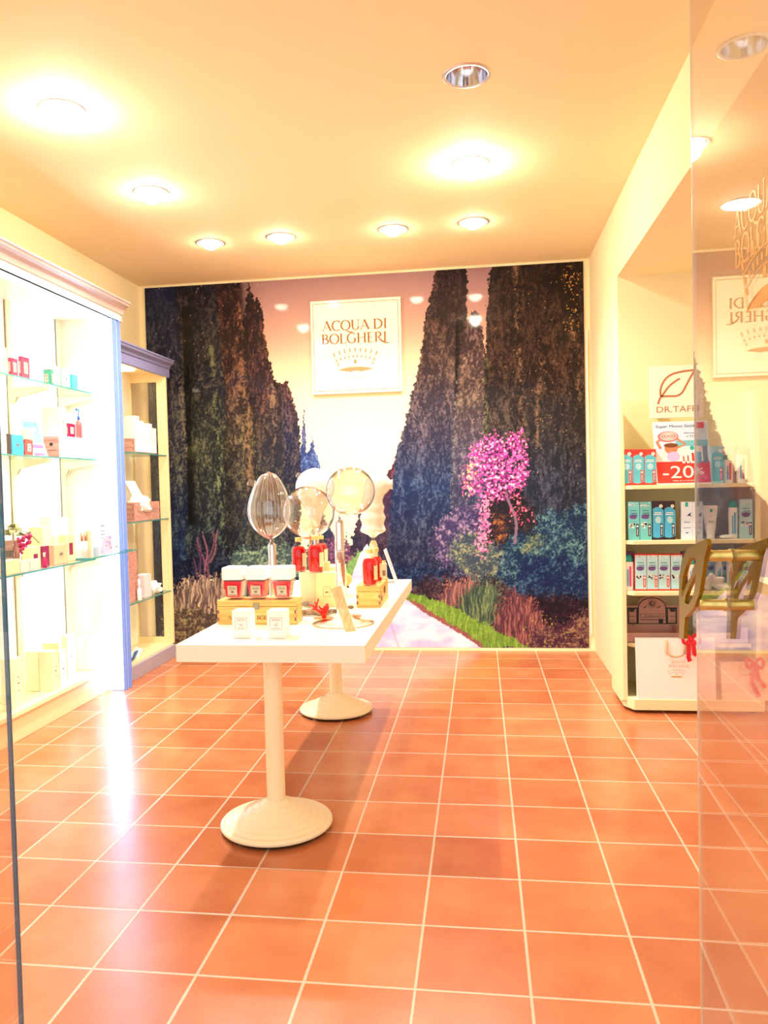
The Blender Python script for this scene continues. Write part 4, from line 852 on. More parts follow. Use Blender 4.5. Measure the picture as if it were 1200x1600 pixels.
def aloe(label, b, group=None):
    x0, x1, y0, y1, z0, z1 = b; W, H = x1-x0, z1-z0; r = thing('aloe_carton', label, 'box', ((x0+x1)/2, (y0+y1)/2, z0), group)
    MB().box(*b).build('body', mat('aloe_card', (214, 232, 250), .5), r, bevel=.001); F = Face((x0, y0, z0), (1, 0, 0), (0, 0, 1))
    MB().frect(F, W*.36, W*.62, H*.87, H*.985).build('emblem_print', TC, r); M = MB(); M.fpoly(F, [(W*.5, H*.62), (W*.68, H*.68), (W*.95, H*.72), (W*.8, H*.66), (W*.93, H*.6), (W*.72, H*.63)]); M.build('leaf_print', NAVYP, r)
    sans('lettering', 'Aloe', F, W*.22, H*.44, H*.055, mat('blue_print', (60, 110, 180), .5), r, width=W*.55); MB().fline(F, [(W*.15, H*.31), (W*.85, H*.31)], H*.012).fline(F, [(W*.4, H*.18), (W*.62, H*.18)], H*.03).build('line_print', mat('blue_print', (60, 110, 180), .5), r)
aloe('white and pale blue aloe carton before the glass door edge', rb(1064, 1082, 784, SH2), 'aloe cartons'); aloe('white and pale blue aloe carton seen through the glass door', rb(1082, 1098, 784, SH2), 'aloe cartons')
def cream_tube():
    yf = UY+.05; a, b = P(1097, 790, y=yf), P(1121, 790, y=yf); x, w, z0, z1 = (a.x+b.x)/2, (b.x-a.x)/2, SH2, a.z; h = z1-z0
    r = thing('cream_tube', 'white aloe tube standing on its cap on the second shelf', 'tube', (x, yf, z0)); L = []
    MB().lathe([(w*.5, z0), (w*.55, z0+.003), (w*.55, z0+h*.14), (w*.5, z0+h*.15)], x, yf, 20).build('cap', WHITEG, r, smooth=True)
    for z, k, t_ in ((z0+h*.15, .62, .9), (z0+h*.5, .8, .7), (z0+h*.95, 1, .12), (z1, 1, .1)): L += [(x+w*k*math.cos(2*PI*i/20), yf+w*.62*t_*math.sin(2*PI*i/20), z) for i in range(20)]
    MB().add(L, [(j*20+i, j*20+(i+1) % 20, (j+1)*20+(i+1) % 20, (j+1)*20+i) for j in range(3) for i in range(20)]+[tuple(range(20))[::-1], tuple(range(60, 80))]).build('body', WHITEG, r)
    F = Face((x-w, yf-w*.5, z0), (1, 0, 0), (0, .05, 1)); sans('lettering', 'Aloe', F, w*.62, h*.5, h*.06, mat('green_print', (40, 130, 120), .5), r, width=w*.8, d=.006); MB().frect(F, w*.85, w*1.15, h*.8, h*.9, .011).build('emblem_print', TC, r)
cream_tube()
tag(MB().sphere((P(1135, 838, y=UY+.05).x, UY+.05, SH2+.012), .012, 18, 8, (3.3, 1.8, 1)).build('soap_bar', WHITEG, smooth=True), 'white rounded soap bar lying on the second shelf', 'soap')
tube_bottle('white bottle with teal cap and blue stripes on the second shelf end', 1139, 1154, 781, SH2, TC, LBL)
sun_carton('pale blue carton with round picture at the end of the second shelf', rb(1156, 1176, 780, SH2), CY2, CY2, NAVYP, None, 'isle')
# third shelf
tube_bottle('white bottle with turquoise cap and pink stripe at the start of the third shelf', 975, 991, 867, SH3, TC, mat('pink_stripe', (226, 60, 120), .5))
G = 'red based cartons with flower border'
for k, (l, q) in enumerate(((992, 1010), (1010.5, 1028), (1028.5, 1047), (1048, 1066))):
    sun_carton(['red based flower bordered carton beside the turquoise capped bottle', 'second red based flower bordered carton of the third shelf', 'third red based flower bordered carton of the third shelf', 'red based flower bordered carton half behind the brass door handle'][k], rb(l, q, 866, SH3), REDC, CY2, REDC, G, 'isle')
for l, q, lb in ((973, 992, 'dark plum carton behind the turquoise capped bottle'), (1066, 1078, 'dark plum carton behind the brass door handle')):
    carton(lb, rb(l, q, 862, SH3, UY+.09), mat('plum_dark_card', (110, 60, 96), .5), lid=False)
tube_bottle('white bottle with teal cap seen through the handle loop', 1075, 1087, 872, SH3, TC, LBL)
for k, (l, q, m, c_) in enumerate(((1089, 1104, REDC, 'red'), (1104, 1117, CY2, 'pale blue'), (1128, 1142, mat('pink_card', (232, 190, 190), .5), 'pink'), (1158, 1178, CY2, 'light blue'))):
    b = rb(l, q, 868, SH3, UY+.11); sun_carton(f'{c_} carton standing behind the white flower on the third shelf' if k < 3 else 'light blue carton at the end of the third shelf', b, m, CY2, REDC, None, 'isle')
tube_bottle('white bottle with pale cap behind the flower petals', 1118, 1130, 872, SH3, WHITEG, LBL, UY+.07)
tube_bottle('white bottle with pale cap between flower and last carton', 1136, 1146, 872, SH3, WHITEG, REDC, UY+.07)
def orchid():
    c = P(1116, 905, y=UY-.0+.03); r = thing('artificial_orchid', 'large white artificial orchid bloom lying on the third shelf', 'flower', (c.x, c.y, SH3)); PT = mat('white_petal', (250, 250, 246), .6)
    for a, L_, w, t_ in ((100, .075, .028, .2), (150, .07, .03, .6), (40, .07, .03, .6), (-12, .085, .026, .25), (190, .055, .025, .2)):
        a = math.radians(a); d = Vector((math.cos(a), -.25, max(math.sin(a), -.1))); s_ = Vector((-math.sin(a), -t_*.3, math.cos(a))); o = Vector((c.x-.01, c.y, SH3+.03)); vs = []; fs = []; n = 8
        for i in range(n+1):
            u = i/n; ww = w*math.sin(PI*(u*.92+.04))
            for j in range(5): q = (j-2)/2; p = o+d*L_*u+s_*ww*q+Vector((0, .014*q*q-.02*u*u, 0)); vs.append(Vector((p.x, p.y, max(p.z, SH3+.001))))
        fs = [(i*5+j, i*5+j+1, i*5+j+6, i*5+j+5) for i in range(n) for j in range(4)]
        o_ = MB().add(vs, fs).build('petal', PT, r, smooth=True); m = o_.modifiers.new('thickness', 'SOLIDIFY'); m.thickness = .0015
    MB().sphere((c.x-.008, c.y-.012, SH3+.034), .01, 12, 8).build('flower_centre', mat('pale_green', (206, 220, 170), .6), r, smooth=True)
orchid()
# fourth shelf: kraft display box with arched header
KR = mat('kraft_card', (186, 142, 128), .7, mottle=.05); KD = mat('kraft_dark_print', (52, 54, 50), .6)
def arch_box():
    yf = UY+.06; a, b = P(976, 1000, y=yf), P(1063, 1000, y=yf); x0, x1 = a.x, b.x; z = SH4; W = x1-x0
    r = thing('display_box', 'kraft card display box with arched printed header on the fourth shelf', 'box', ((x0+x1)/2, yf+.05, z))
    yb = yf+.16; H = P(1019, 930, y=yb).z-z; xb0, xb1 = P(977, 950, y=yb).x, P(1061, 950, y=yb).x; Wb = xb1-xb0; hs = P(985, 946, y=yb).z-z
    n = 16; arch = [(Wb*.5+Wb*.27*math.cos(PI*i/n), hs-.002+(H-hs)*math.sin(PI*i/n)) for i in range(n+1)]; pts = [(0, 0), (Wb, 0), (Wb, hs)]+arch+[(0, hs)]
    F = Face((xb0, yb, z), (1, 0, 0), (0, 0, 1))
    hd = MB().prism([F.p(*p) for p in pts], (0, .004, 0)).build('header', KR, r)
    zl = P(1019, 975, y=yb).z-z
    M = MB(); M.fframe(F, .012, Wb*.235, zl, hs-.012, .009).fframe(F, Wb*.765, Wb-.012, zl, hs-.012, .009).fline(F, [(Wb*.235, zl)]+[(Wb*.5+Wb*.255*math.cos(PI*(1-i/n)), hs-.012+(H-hs)*.95*math.sin(PI*i/n)) for i in range(n+1)]+[(Wb*.765, zl)], .007).frect(F, Wb*.23, Wb*.77, zl, zl+.005); M.build('border_print', KD, hd)
    M = MB(); c_ = (Wb*.5, H*.80); M.fell(F, *c_, .014, .014)
    for k in range(14): g = 2*PI*k/14; M.fline(F, [(c_[0]+.015*math.cos(g), c_[1]+.015*math.sin(g)), (c_[0]+.027*math.cos(g+.15), c_[1]+.027*math.sin(g+.15))], .003)
    M.build('sun_print', KD, hd); M = MB(); M.fell(F, c_[0]+.003, c_[1]+.002, .006, .008, .0012); M.build('moon_print', KR, hd)
    M = MB(); M.fframe(F, Wb*.28, Wb*.72, H*.47, H*.56, .0018); M.fline(F, [(Wb*.27, H*.42), (Wb*.73, H*.42)], .004)
    for q in (.12, .88):
        for k in range(4): M.fline(F, [(Wb*(q-.06), hs*(.8-.14*k)), (Wb*(q+.06), hs*(.8-.14*k))], .003)
        M.fell(F, Wb*q, hs*.86, .018, .01)
    M.frect(F, Wb*.62, Wb*.7, zl+.004, zl+.03); M.fline(F, [(Wb*.34, H*.7), (Wb*.4, H*.74)], .006).fline(F, [(Wb*.60, H*.7), (Wb*.66, H*.74)], .006); M.build('line_print', KD, hd)
    sans('lettering', 'Saponi', F, Wb*.36, H*.49, H*.045, KD, hd, width=Wb*.3)
    zf = P(1019, 989, y=yf).z-z; t_ = .003
    M = MB(); M.box(x0, x1, yf, yf+t_, z, z+zf).box(x0, x0+t_, yf, yb, z, z+zf+.015).box(x1-t_, x1, yf, yb, z, z+zf+.015).box(x0, x1, yf, yb, z, z+t_); M.build('tray', KR, r)
arch_box()
def second_display():
    yf = UY+.05; x0, x1 = P(1092, 1000, y=yf).x, P(1184, 1000, y=yf).x-.05; z = SH4; W = x1-x0; H = P(1140, 932, y=yf+.1).z-z
    r = thing('display_box', 'pale grey blue display box with green landscape picture beside the kraft one', 'box', ((x0+x1)/2, yf+.06, z)); F = Face((x0, yf+.12, z), (1, 0, 0), (0, 0, 1))
    hd = MB().box(x0, x1, yf+.12, yf+.124, z, z+H).build('header', mat('grey_blue_board', (200, 212, 226), .6), r); MB().frect(F, .004, W-.004, H*.66, H-.004).build('landscape_print', mat('landscape_print', (120, 150, 120), .5, mottle=.6, mscale=18), hd)
    MB().fline(F, [(.01, H*.40), (W-.01, H*.40)], .003).fline(F, [(W*.2, H*.52), (W*.7, H*.52)], .012).build('line_print', NAVYP, hd)
    zf = P(1140, 983, y=yf).z-z; pts = [(0, 0), (W, 0), (W, zf*1.1), (W*.88, zf*1.1), (W*.8, zf*.75), (W*.2, zf*.75), (W*.12, zf*1.1), (0, zf*1.1)]; F2 = Face((x0, yf, z), (1, 0, 0), (0, 0, 1))
    M = MB().prism([F2.p(*p) for p in pts], (0, .003, 0)); M.box(x0, x0+.003, yf, yf+.12, z, z+zf*.9).box(x1-.003, x1, yf, yf+.12, z, z+zf*.9).box(x0, x1, yf, yf+.12, z, z+.003); M.build('tray', mat('lilac_grey_card', (214, 204, 216), .6), r)
    M = MB()
    for k in range(9): M.fell(F2, W*(.25+.06*k), zf*.66, .009, .007, n=8)
    M.build('scallop_print', WHITE, r)
second_display()
# base: carrier bags
def carrier(label, px0, px1, pyt, z0, yf, d, lean, ribbon=True, crown=True, m=WHITE, tail=0, goldm=GOLDP, hands=True):
    a, b = P(px0, pyt, y=yf+lean), P(px1, pyt, y=yf+lean); x0, x1 = a.x, b.x; z1 = a.z; W = x1-x0; H = z1-z0
    r = thing('carrier_bag', label, 'bag', ((x0+x1)/2, yf+d/2, z0))
    bot = [(x0+.004, yf, z0), (x1-.0, yf, z0), (x1, yf+d, z0), (x0+.004, yf+d, z0)]; t_ = .0012
    def wall(p, q, p2, q2): return [Vector(p), Vector(q), Vector(q2), Vector(p2)]
    ft = [(x0, yf+lean, z1), (x1, yf+lean, z1), (x1, yf+d*.8+lean, z1), (x0, yf+d*.8+lean, z1)]
    M = MB()
    for i in range(4): j = (i+1) % 4; w = wall(bot[i], bot[j], ft[i], ft[j]); n = (w[1]-w[0]).cross(w[3]-w[0]).normalized(); M.prism(w, n*-t_)
    M.box(x0+.004, x1, yf, yf+d, z0, z0+.002); M.build('body', m, r)
    F = Face(bot[0], (1, 0, 0), Vector(ft[0])-Vector(bot[0]))
    if hands:
        cx = W*.62 if tail else W*.54
        M = MB()
        pts = [F.p(W*.38, H*.985, .004), F.p(W*.385, H*.90, .012)]+[F.p(W*.385+W*.22*i/8+W*.0, H*(.76-.045*math.sin(PI*i/8)), .014) for i in range(9)]+[F.p(W*.612, H*.9, .012), F.p(W*.615, H*.985, .004)]
        M.tube(pts, .0065, 8); M.build('rope_handle', mat('beige_rope', (226, 190, 150), .7, mottle=.2, mscale=200), r, smooth=True)
    if ribbon:
        c = F.p(W*.69, H*.99, .012); M = MB(); X, Z = F.u, F.v; N = F.n
        def strap(pts, w, nrm=N):
            L = [Vector(p) for p in pts]; A = []; B = []
            for i, p in enumerate(L):
                t0 = (L[min(i+1, len(L)-1)]-L[max(i-1, 0)]).normalized(); s_ = t0.cross(nrm).normalized()*w/2; A.append(p+s_); B.append(p-s_)
            n = len(L); M.add(A+B, [(i, i+1, n+i+1, n+i) for i in range(n-1)])
        for sx in (-1, 1):
            strap([c+X*sx*.045*math.sin(PI*i/8)*(1)+Z*(.03*math.sin(2*PI*i/8)+.012*i/8)+N*.012*math.sin(PI*i/8) for i in range(9)], .018)
            strap([c, c+X*sx*.012-Z*.02+N*.004, c+X*sx*.016-Z*.08*(1 if sx > 0 else 1.25)+N*.003, c+X*sx*(.028 if sx > 0 else .008)-Z*(.085 if sx > 0 else .12)*(1+tail)+X*tail*.05+N*.002], .023)
        M.sphere(c, .009, 10, 7); o = M.build('ribbon_bow', RIB, r, smooth=False); md = o.modifiers.new('thickness', 'SOLIDIFY'); md.thickness = .0008
    if crown:
        o = crown_marks(F, W*.5, H*.36, W*.2).build('crown_emblem', goldm, r)
        serif('lettering', 'ACQUA DI', F, W*.44, H*.60, H*.04, goldm, r, width=W*.17); serif('lettering', 'BOLGHERI', F, W*.40, H*.53, H*.045, goldm, r, width=W*.26)
    return r
carrier('large white carrier bag with gold crown and red bow leaning on the shelf unit base', 994, 1117, 998, .0805, UY-.03, .045, .012)
carrier('smaller cream carrier bag with red bow behind the glass door', 1126, 1200, 1036, .0805, UY-.028, .045, .012, tail=.5, m=mat('cream_paper', (248, 226, 200), .6), goldm=WHITE)

# sign and poster standing on the top shelf
def leaf_sign():
    yf = UY+.10; p = [P(1015, 573, y=yf), P(1017.5, 654, y=yf), P(1100, 650, y=yf)]; x0, x1, z1, z0 = p[0].x, p[2].x, p[0].z, p[1].z; W, H = x1-x0, z1-z0
    r = thing('brand_sign', 'square cream sign with brown outlined leaf above the discount poster', 'sign', ((x0+x1)/2, yf, z0)); MB().box(x0, x1, yf, yf+.012, z0, z1).build('panel', mat('sign_cream', (250, 238, 214), .5), r, bevel=.002)
    MB().box(x0+.1, x0+.14, yf+.012, UB-.02, z0+.02, z0+.05).build('bracket', UCR, r)
    F = Face((x0, yf, z0), (1, 0, 0), (0, 0, 1)); BR = mat('brown_print', (176, 112, 70), .5); q = lambda x, y: (W*x, H*y)
    M = MB(); k = lambda *L: [q(*a) for a in L]
    def smooth_(pts, n=8):
        out = []; L = [pts[0]]+pts+[pts[-1]]
        for i in range(1, len(L)-2):
            for j in range(n):
                t_ = j/n; out.append(tuple(.5*((2*L[i][c])+(-L[i-1][c]+L[i+1][c])*t_+(2*L[i-1][c]-5*L[i][c]+4*L[i+1][c]-L[i+2][c])*t_*t_+(-L[i-1][c]+3*L[i][c]-3*L[i+1][c]+L[i+2][c])*t_**3) for c in (0, 1)))
        return out+[pts[-1]]
    M.fline(F, smooth_(k((.15, .27), (.18, .37), (.24, .45), (.35, .6), (.46, .69), (.56, .75))), .011)
    M.fline(F, smooth_(k((.2, .42), (.2, .56), (.27, .72), (.4, .83), (.6, .88), (.84, .90))), .011)
    M.fline(F, smooth_(k((.22, .42), (.35, .42), (.5, .42), (.6, .48), (.68, .62), (.76, .77), (.84, .90))), .011); M.build('leaf_emblem', BR, r)
    sans('lettering', 'DR.TAFFI', F, W*.12, H*.11, H*.12, BR, r, width=W*.78)
leaf_sign()
def poster():
    yf = UY+.035; z0 = SH1; a, b = P(1027, 752, y=yf), P(1115, 750, y=yf); c = P(1019, 660, y=yf+.05); d = P(1103, 657, y=yf+.05); W = ((b.x-a.x)+(d.x-c.x))/2
    o = Vector((c.x, yf, z0+.0005)); up = Vector((0, .05, c.z-z0)); H = up.length
    r = thing('discount_poster', 'card poster with sun hat woman photo and white minus twenty percent on red', 'poster', o+Vector((W/2, 0, 0))); F = Face(o, (1, 0, 0), up); n = F.n
    sl = (a.x-c.x)
    pts = [(sl, 0), (sl+W, 0), (sl*.7+W, H*.2), (W, H), (0, H), (sl*.62, H*.25)]
    MB().prism([F.p(*p) for p in pts], n*-.002).build('card', WHITE, r)
    MB().prism([F.p(W*.45, H*.1, -.003), F.p(W*.55, H*.1, -.003), F.p(W*.5, H*.6, -.003)], (0, .002, 0)).build('prop', WHITE, r)
    fx = lambda x, y: (sl*(1-min(y/.9, 1))*.9+W*x, H*y)
    M = MB(); M.fpoly(F, [fx(.02, .02), fx(.98, .02), fx(.985, .36), fx(.02, .36)]).build('red_band', REDC, r)
    n_ = 6
    for k in range(n_):
        y0, y1 = .62+.36*k/n_*.7, .62+.36*(k+1)/n_*.7; cc = (206-10*k, 232-8*k, 248-3*k)
    MB().fpoly(F, [fx(.02, .36), fx(.985, .36), fx(.985, .98), fx(.02, .98)], .0005).build('sky_print', mat('poster_sky', (206, 228, 246), .4), r)
    MB().fpoly(F, [fx(.02, .36), fx(.985, .36), fx(.985, .60), fx(.45, .61), (fx(.3, .56)), fx(.02, .5)], .0008).build('beach_print', mat('poster_sand', (248, 240, 232), .4), r)
    MB().fpoly(F, [fx(.4, .6), fx(.985, .6), fx(.985, .70), fx(.4, .69)], .0009).build('sea_print', mat('poster_sea', (120, 196, 206), .4), r)
    SK = mat('skin_print', (206, 130, 90), .5)
    M = MB(); M.fell(F, *fx(.31, .57), W*.12, H*.09, .0012).fline(F, [fx(.12, .57), fx(.06, .68), fx(.14, .72)], W*.05, .0012).fline(F, [fx(.42, .58), fx(.58, .63), fx(.40, .74)], W*.045, .0012); M.build('woman_print', SK, r)
    MB().fell(F, *fx(.31, .62), W*.13, H*.035, .0013).build('hair_print', mat('hair_print', (120, 66, 30), .5), r)
    MB().fell(F, *fx(.34, .44), W*.12, H*.08, .0013).build('swimsuit_print', mat('lilac_cloth_print', (206, 186, 232), .5), r)
    hat = MB().fell(F, *fx(.27, .76), W*.19, H*.085, .0014, 24).build('hat_print', mat('hat_rose', (226, 120, 120), .5), r); M = MB()
    for k in (.75, .5, .25): 
        L = [(fx(.28, .765)[0]+W*.19*k*math.cos(2*PI*i/20), fx(.28, .765)[1]+H*.08*k*math.sin(2*PI*i/20)) for i in range(21)]; M.fline(F, L, W*.018, .0018)
    M.build('hat_rings', mat('hat_pale', (250, 220, 210), .5), hat)
    cols = [WHITE, REDC, WHITE, LBL, mat('grey_bottle_print', (110, 130, 146), .5)]
    for k, (x, w, h, m) in enumerate(((.52, .05, .14, WHITE), (.60, .05, .16, WHITE), (.69, .09, .22, WHITE), (.80, .09, .18, LBL), (.92, .09, .27, cols[4]))):
        M = MB(); M.fpoly(F, [fx(x-w/2, .33), fx(x+w/2, .33), fx(x+w/2, .33+h), fx(x-w/2, .33+h)], .0014).build('product_print', m, r)
        if m is WHITE: MB().fpoly(F, [fx(x-w*.2, .36), fx(x+w*.3, .36), fx(x+w*.3, .36+h*.6), fx(x-w*.2, .36+h*.6)], .0018).build('product_stripe', REDC, r)
    MB().fell(F, *fx(.69, .57), W*.04, H*.035, .0016).build('product_cap', TC, r)
    MB().fpoly(F, [fx(.78, .88), fx(.94, .88), fx(.94, .98), fx(.78, .98)], .0012).build('corner_label', REDC, r)
    sans('lettering', 'Super Monoi Gold', F, W*.06, H*.905, H*.045, NAVYP, r, width=W*.70, d=.0014)
    p_ = fx(.56, .80); sans('lettering', 'Abbronzanti', F, *p_, H*.026, NAVYP, r, width=W*.26, d=.0014); p_ = fx(.60, .745); sans('lettering', 'al TOP', F, *p_, H*.026, NAVYP, r, width=W*.18, d=.0014)
    p_ = fx(.12, .10); sans('lettering', '-20', F, *p_, H*.2, WHITE, r, width=W*.56, d=.0014); p_ = fx(.70, .15); sans('lettering', '%', F, *p_, H*.11, WHITE, r, width=W*.16, d=.0014)
    p_ = fx(.30, .045); sans('lettering', 'FINO AL 31 AGOSTO', F, *p_, H*.02, WHITE, r, width=W*.42, d=.0014)
poster()

# ================================================================ the display table
TX0, TX1, TY0, TY1, TZ = -.642, .073, -3.425, -1.482, .75
TBL = mat('table_lacquer', (252, 248, 224), .3, mottle=.01); LEGM = mat('table_leg_cream', (248, 236, 196), .35)
def table():
    r = thing('display_table', 'long cream table on two pedestal legs with stepped round bases', 'table', (-.29, -2.45, 0))
    MB().box(TX0, TX1, TY0, TY1, TZ-.066, TZ).build('table_top', TBL, r, bevel=.002)
    for x, y, rr in ((-.319, -3.256, .218), (-.368, -1.712, .214)):
        g = MB().lathe([(.036, .09), (.036, TZ-.066)], x, y, 32).build('leg', LEGM, r, smooth=True)
        g.modifiers.new('split', 'EDGE_SPLIT')
        prof = [(rr-.004, .014), (rr, .018), (rr, .026)]; n = 6
        for k in range(n):
            a = rr-(rr-.05)*(k+.15)/n; b = rr-(rr-.05)*(k+1)/n; z = .028+(.105-.028)*(k/n)**1.15; z2 = .028+(.105-.028)*((k+1)/n)**1.15
            prof += [(a, z+.003), ((a+b)/2, z+.006), (b+.006, z2-.006), (b+.001, z2-.001)]
        prof += [(.045, .11), (.0361, .112)]
        MB().lathe([(.0365, .014)]+prof, x, y, 64, cap=False).build('pedestal_base', LEGM, r, smooth=True)
        MB().lathe([(.03, .008), (rr-.008, .008), (rr-.006, .014), (.03, .014)], x, y, 48, cap=False).build('base_rim', BLACKM, r)
        for k in range(4):
            t_ = PI/4+PI/2*k+.25; MB().lathe([(.011, 0), (.012, .008)], x+(rr-.03)*math.cos(t_), y+(rr-.03)*math.sin(t_), 14).build('glide_foot', mat('pale_plastic', (226, 222, 214), .5), r)
table()
# crate with the three cube jars
CZ = P(345, 934.5, y=-3.01).z
CRB = (-.622, -.278, -3.01, -2.90, TZ+.0003, .853)
def wine_crate():
    x0, x1, y0, y1, z0, z1 = CRB; r = crate('long light pine crate with clasp and burnt lettering at the table front', (x0, x1, y0, y1, z0, z1), PINEY, lid=True, name='pine_crate', clasp=True)
    F = Face((x0, y0, z0), (1, 0, 0), (0, 0, 1)); W, H = x1-x0, z1-z0; serif('lettering', 'ACQUA DI BOLGHERI', F, W*.13, H*.20, H*.17, mat('burnt_brown', (90, 60, 40), .7), r, width=W*.72, bold=1.2)
wine_crate()
JL = mat('jar_label', (214, 196, 166), .6)
def cube_jar():
    s_, z0 = .089, CRB[5]+.0003; x0 = -.602; y0 = -2.998; x1, y1 = x0+s_, y0+s_; zb = z0+.083; zt = zb+.056
    r = thing('cube_jar', 'red square diffuser jar with white cube cap on the crate, at its outer end', 'jar', (x0+s_/2, y0+s_/2, z0), 'red cube jars on the pine crate')
    g = .007
    MB().hexa([(x0+.008, y0+.008, z0), (x1-.008, y0+.008, z0), (x1-.008, y1-.008, z0), (x0+.008, y1-.008, z0)], [(x0, y0, zb), (x1, y0, zb), (x1, y1, zb), (x0, y1, zb)]).build('glass', CLEAR, r, bevel=.002)
    MB().hexa([(x0+.015, y0+.015, z0+.010), (x1-.015, y0+.015, z0+.010), (x1-.015, y1-.015, z0+.010), (x0+.015, y1-.015, z0+.010)], [(x0+.006, y0+.006, zb-.006), (x1-.006, y0+.006, zb-.006), (x1-.006, y1-.006, zb-.006), (x0+.006, y1-.006, zb-.006)]).build('liquid', MAGRED, r)
    MB().box(x0-.001, x1+.001, y0-.001, y1+.001, zb+.001, zt).build('cap', WHITEG, r, bevel=.007, seg=3)
    F = Face((x0+.004, y0+.0015, z0), (1, 0, 0), (0, -.07, 1)); w, h = s_-.008, .083
    lb = MB().frect(F, w*.25, w*.78, h*.22, h*.74).build('label', JL, r); M = MB(); M.fframe(F, w*.27, w*.76, h*.24, h*.72, .0008, .0012)
    for k in (.64, .59, .54, .28): M.fline(F, [(w*.33, h*k), (w*.7, h*k)], h*.025, .0012)
    M.fell(F, w*.515, h*.42, w*.1, h*.06, .0012).build('label_print', GREYP, lb); return r
j0 = cube_jar(); pitch = .1035; L0 = Vector(j0.location)
dup(j0, L0+Vector((pitch, .001, 0)), 'red square diffuser jar with white cube cap, middle one on the crate', -.03); dup(j0, L0+Vector((pitch*2+.008, -.003, 0)), 'red square diffuser jar with white cube cap nearest the round bottles', .03)
def tester_box():
    x0, x1 = -.461, -.39; y0, y1 = -3.305, -3.235; z0 = TZ+.0003; z1 = z0+.105; r = thing('tester_box', 'small white square box with framed crown label in front of the crate clasp side', 'box', ((x0+x1)/2, (y0+y1)/2, z0), 'small white boxes at the table front')
    MB().box(x0, x1, y0, y1, z0, z1).build('body', WHITE, r, bevel=.0015); seam_lid((x0, x1, y0, y1, z0, z1), r)
    F = Face((x0, y0, z0), (1, 0, 0), (0, 0, 1)); W, H = x1-x0, z1-z0; M = MB(); M.fframe(F, W*.16, W*.84, H*.33, H*.76, .0011); M.build('label_frame', mat('brown_print', (176, 112, 70), .5), r)
    crown_marks(F, W*.5, H*.47, W*.34).build('crown_emblem', mat('rust_print', (190, 80, 60), .5), r); M = MB(); M.fline(F, [(W*.28, H*.70), (W*.72, H*.70)], .0016).fline(F, [(W*.26, H*.66), (W*.74, H*.66)], .0016).fline(F, [(W*.3, H*.385), (W*.7, H*.385)], .0018); M.build('line_print', PEACH, r); return r
t0 = tester_box(); t0['label'] = 'small white box with framed crown label hiding the crate lettering start'
dup(t0, Vector(t0.location)+Vector((.139, -.002, 0)), 'small white box with framed crown label near the crate end', 0)
# tall cartons with the round red bottles
ca = math.radians(-14)
def big_carton(label, cx, cy, w, d, z1, a, lab):
    r = thing('bottle_carton', label, 'box', (cx, cy, TZ), 'tall yellow cartons under the round bottles'); MB().rbox(cx, cy, w, d, TZ+.0003, z1, a).build('body', PALEY if not lab else YCARD, r, bevel=.0015)
    u = Vector((math.cos(a), math.sin(a), 0)); n = Vector((math.sin(a), -math.cos(a), 0)); o = Vector((cx, cy, TZ))-u*w/2+n*d/2; F = Face(o, u, (0, 0, 1)); H = z1-TZ
    MB().box(0, 0, 0, 0, 0, 0)
    if lab: M = MB(); M.fframe(F, w*.36, w*.70, H*.30, H*.60, .0012); M.build('label_frame', mat('dark_olive_print', (80, 70, 30), .5), r); MB().fell(F, w*.53, H*.43, w*.09, H*.025).fline(F, [(w*.42, H*.54), (w*.64, H*.54)], .001).build('crown_print', mat('brown_print', (176, 112, 70), .5), r)
    return r
big_carton('tall pale yellow carton behind the crate end carrying one round bottle', -.335, -2.44, .115, .11, .912, .30, False)
big_carton('tall yellow carton with small framed label beside the long glass stem', -.238, -2.475, .10, .12, .912, -.10, True)
BOTLAB = mat('bottle_label', (246, 226, 180), .6)
def round_bottle(label, cx, cy, z0, h, rr, group='round red refill bottles'):
    r = thing('round_bottle', label, 'bottle', (cx, cy, z0), group); k = rr
    MB().lathe([(k*.9, z0), (k, z0+.004), (k, z0+h*.60), (k*.93, z0+h*.68), (k*.74, z0+h*.76), (k*.42, z0+h*.83), (k*.36, z0+h*.86), (k*.36, z0+h*.9)], cx, cy, 28).build('glass', CLEAR, r, smooth=True)
    MB().lathe([(k*.82, z0+.006), (k*.9, z0+.010), (k*.93, z0+h*.60), (k*.85, z0+h*.68), (k*.62, z0+h*.74)], cx, cy, 28).build('liquid', RED, r, smooth=True)
    MB().lathe([(k*.44, z0+h*.885), (k*.46, z0+h*.89), (k*.46, z0+h), (k*.40, z0+h*1.004)], cx, cy, 24).build('cap', mat('gold_cream_cap', (244, 208, 130), .35), r)
    L = []; n = 8
    for i in range(n+1): t_ = math.radians(-50+85*i/n); L.append((cx+(k+.0008)*math.cos(t_), cy+(k+.0008)*math.sin(t_)))
    MB().add([(x, y, z0+h*.16) for x, y in L]+[(x, y, z0+h*.55) for x, y in L], [(i, i+1, n+2+i, n+1+i) for i in range(n)]).build('label', BOTLAB, r)
    return r
def bottle_at(label, pl, pr, pyt, pyb, y, z0=None):
    a, b = P(pl, pyb, y=y), P(pr, pyb, y=y); z0 = a.z if z0 is None else z0; return round_bottle(label, (a.x+b.x)/2, y, z0, P((pl+pr)/2, pyt, y=y).z-z0, (b.x-a.x)/2)
bottle_at('round red bottle standing on the pale carton under the vase globe', 456.5, 479, 840, 896, -2.46, .9125)
bottle_at('round red bottle standing on the labelled carton, partly before another', 481.5, 506, 837, 898, -2.50, .9125)
bottle_at('round red bottle half hidden behind the one on the labelled carton', 492, 512, 837, 880, -2.18, .9125-.0)
b_ = bpy.data.objects['round_bottle.002']
def rear_block():
    tag(MB().box(-.33, -.215, -2.26, -2.12, TZ+.0003, .9120).build('riser_block', PALEY, bevel=.002), 'plain pale carton behind the two labelled cartons carrying the rear bottle', 'box')
rear_block()
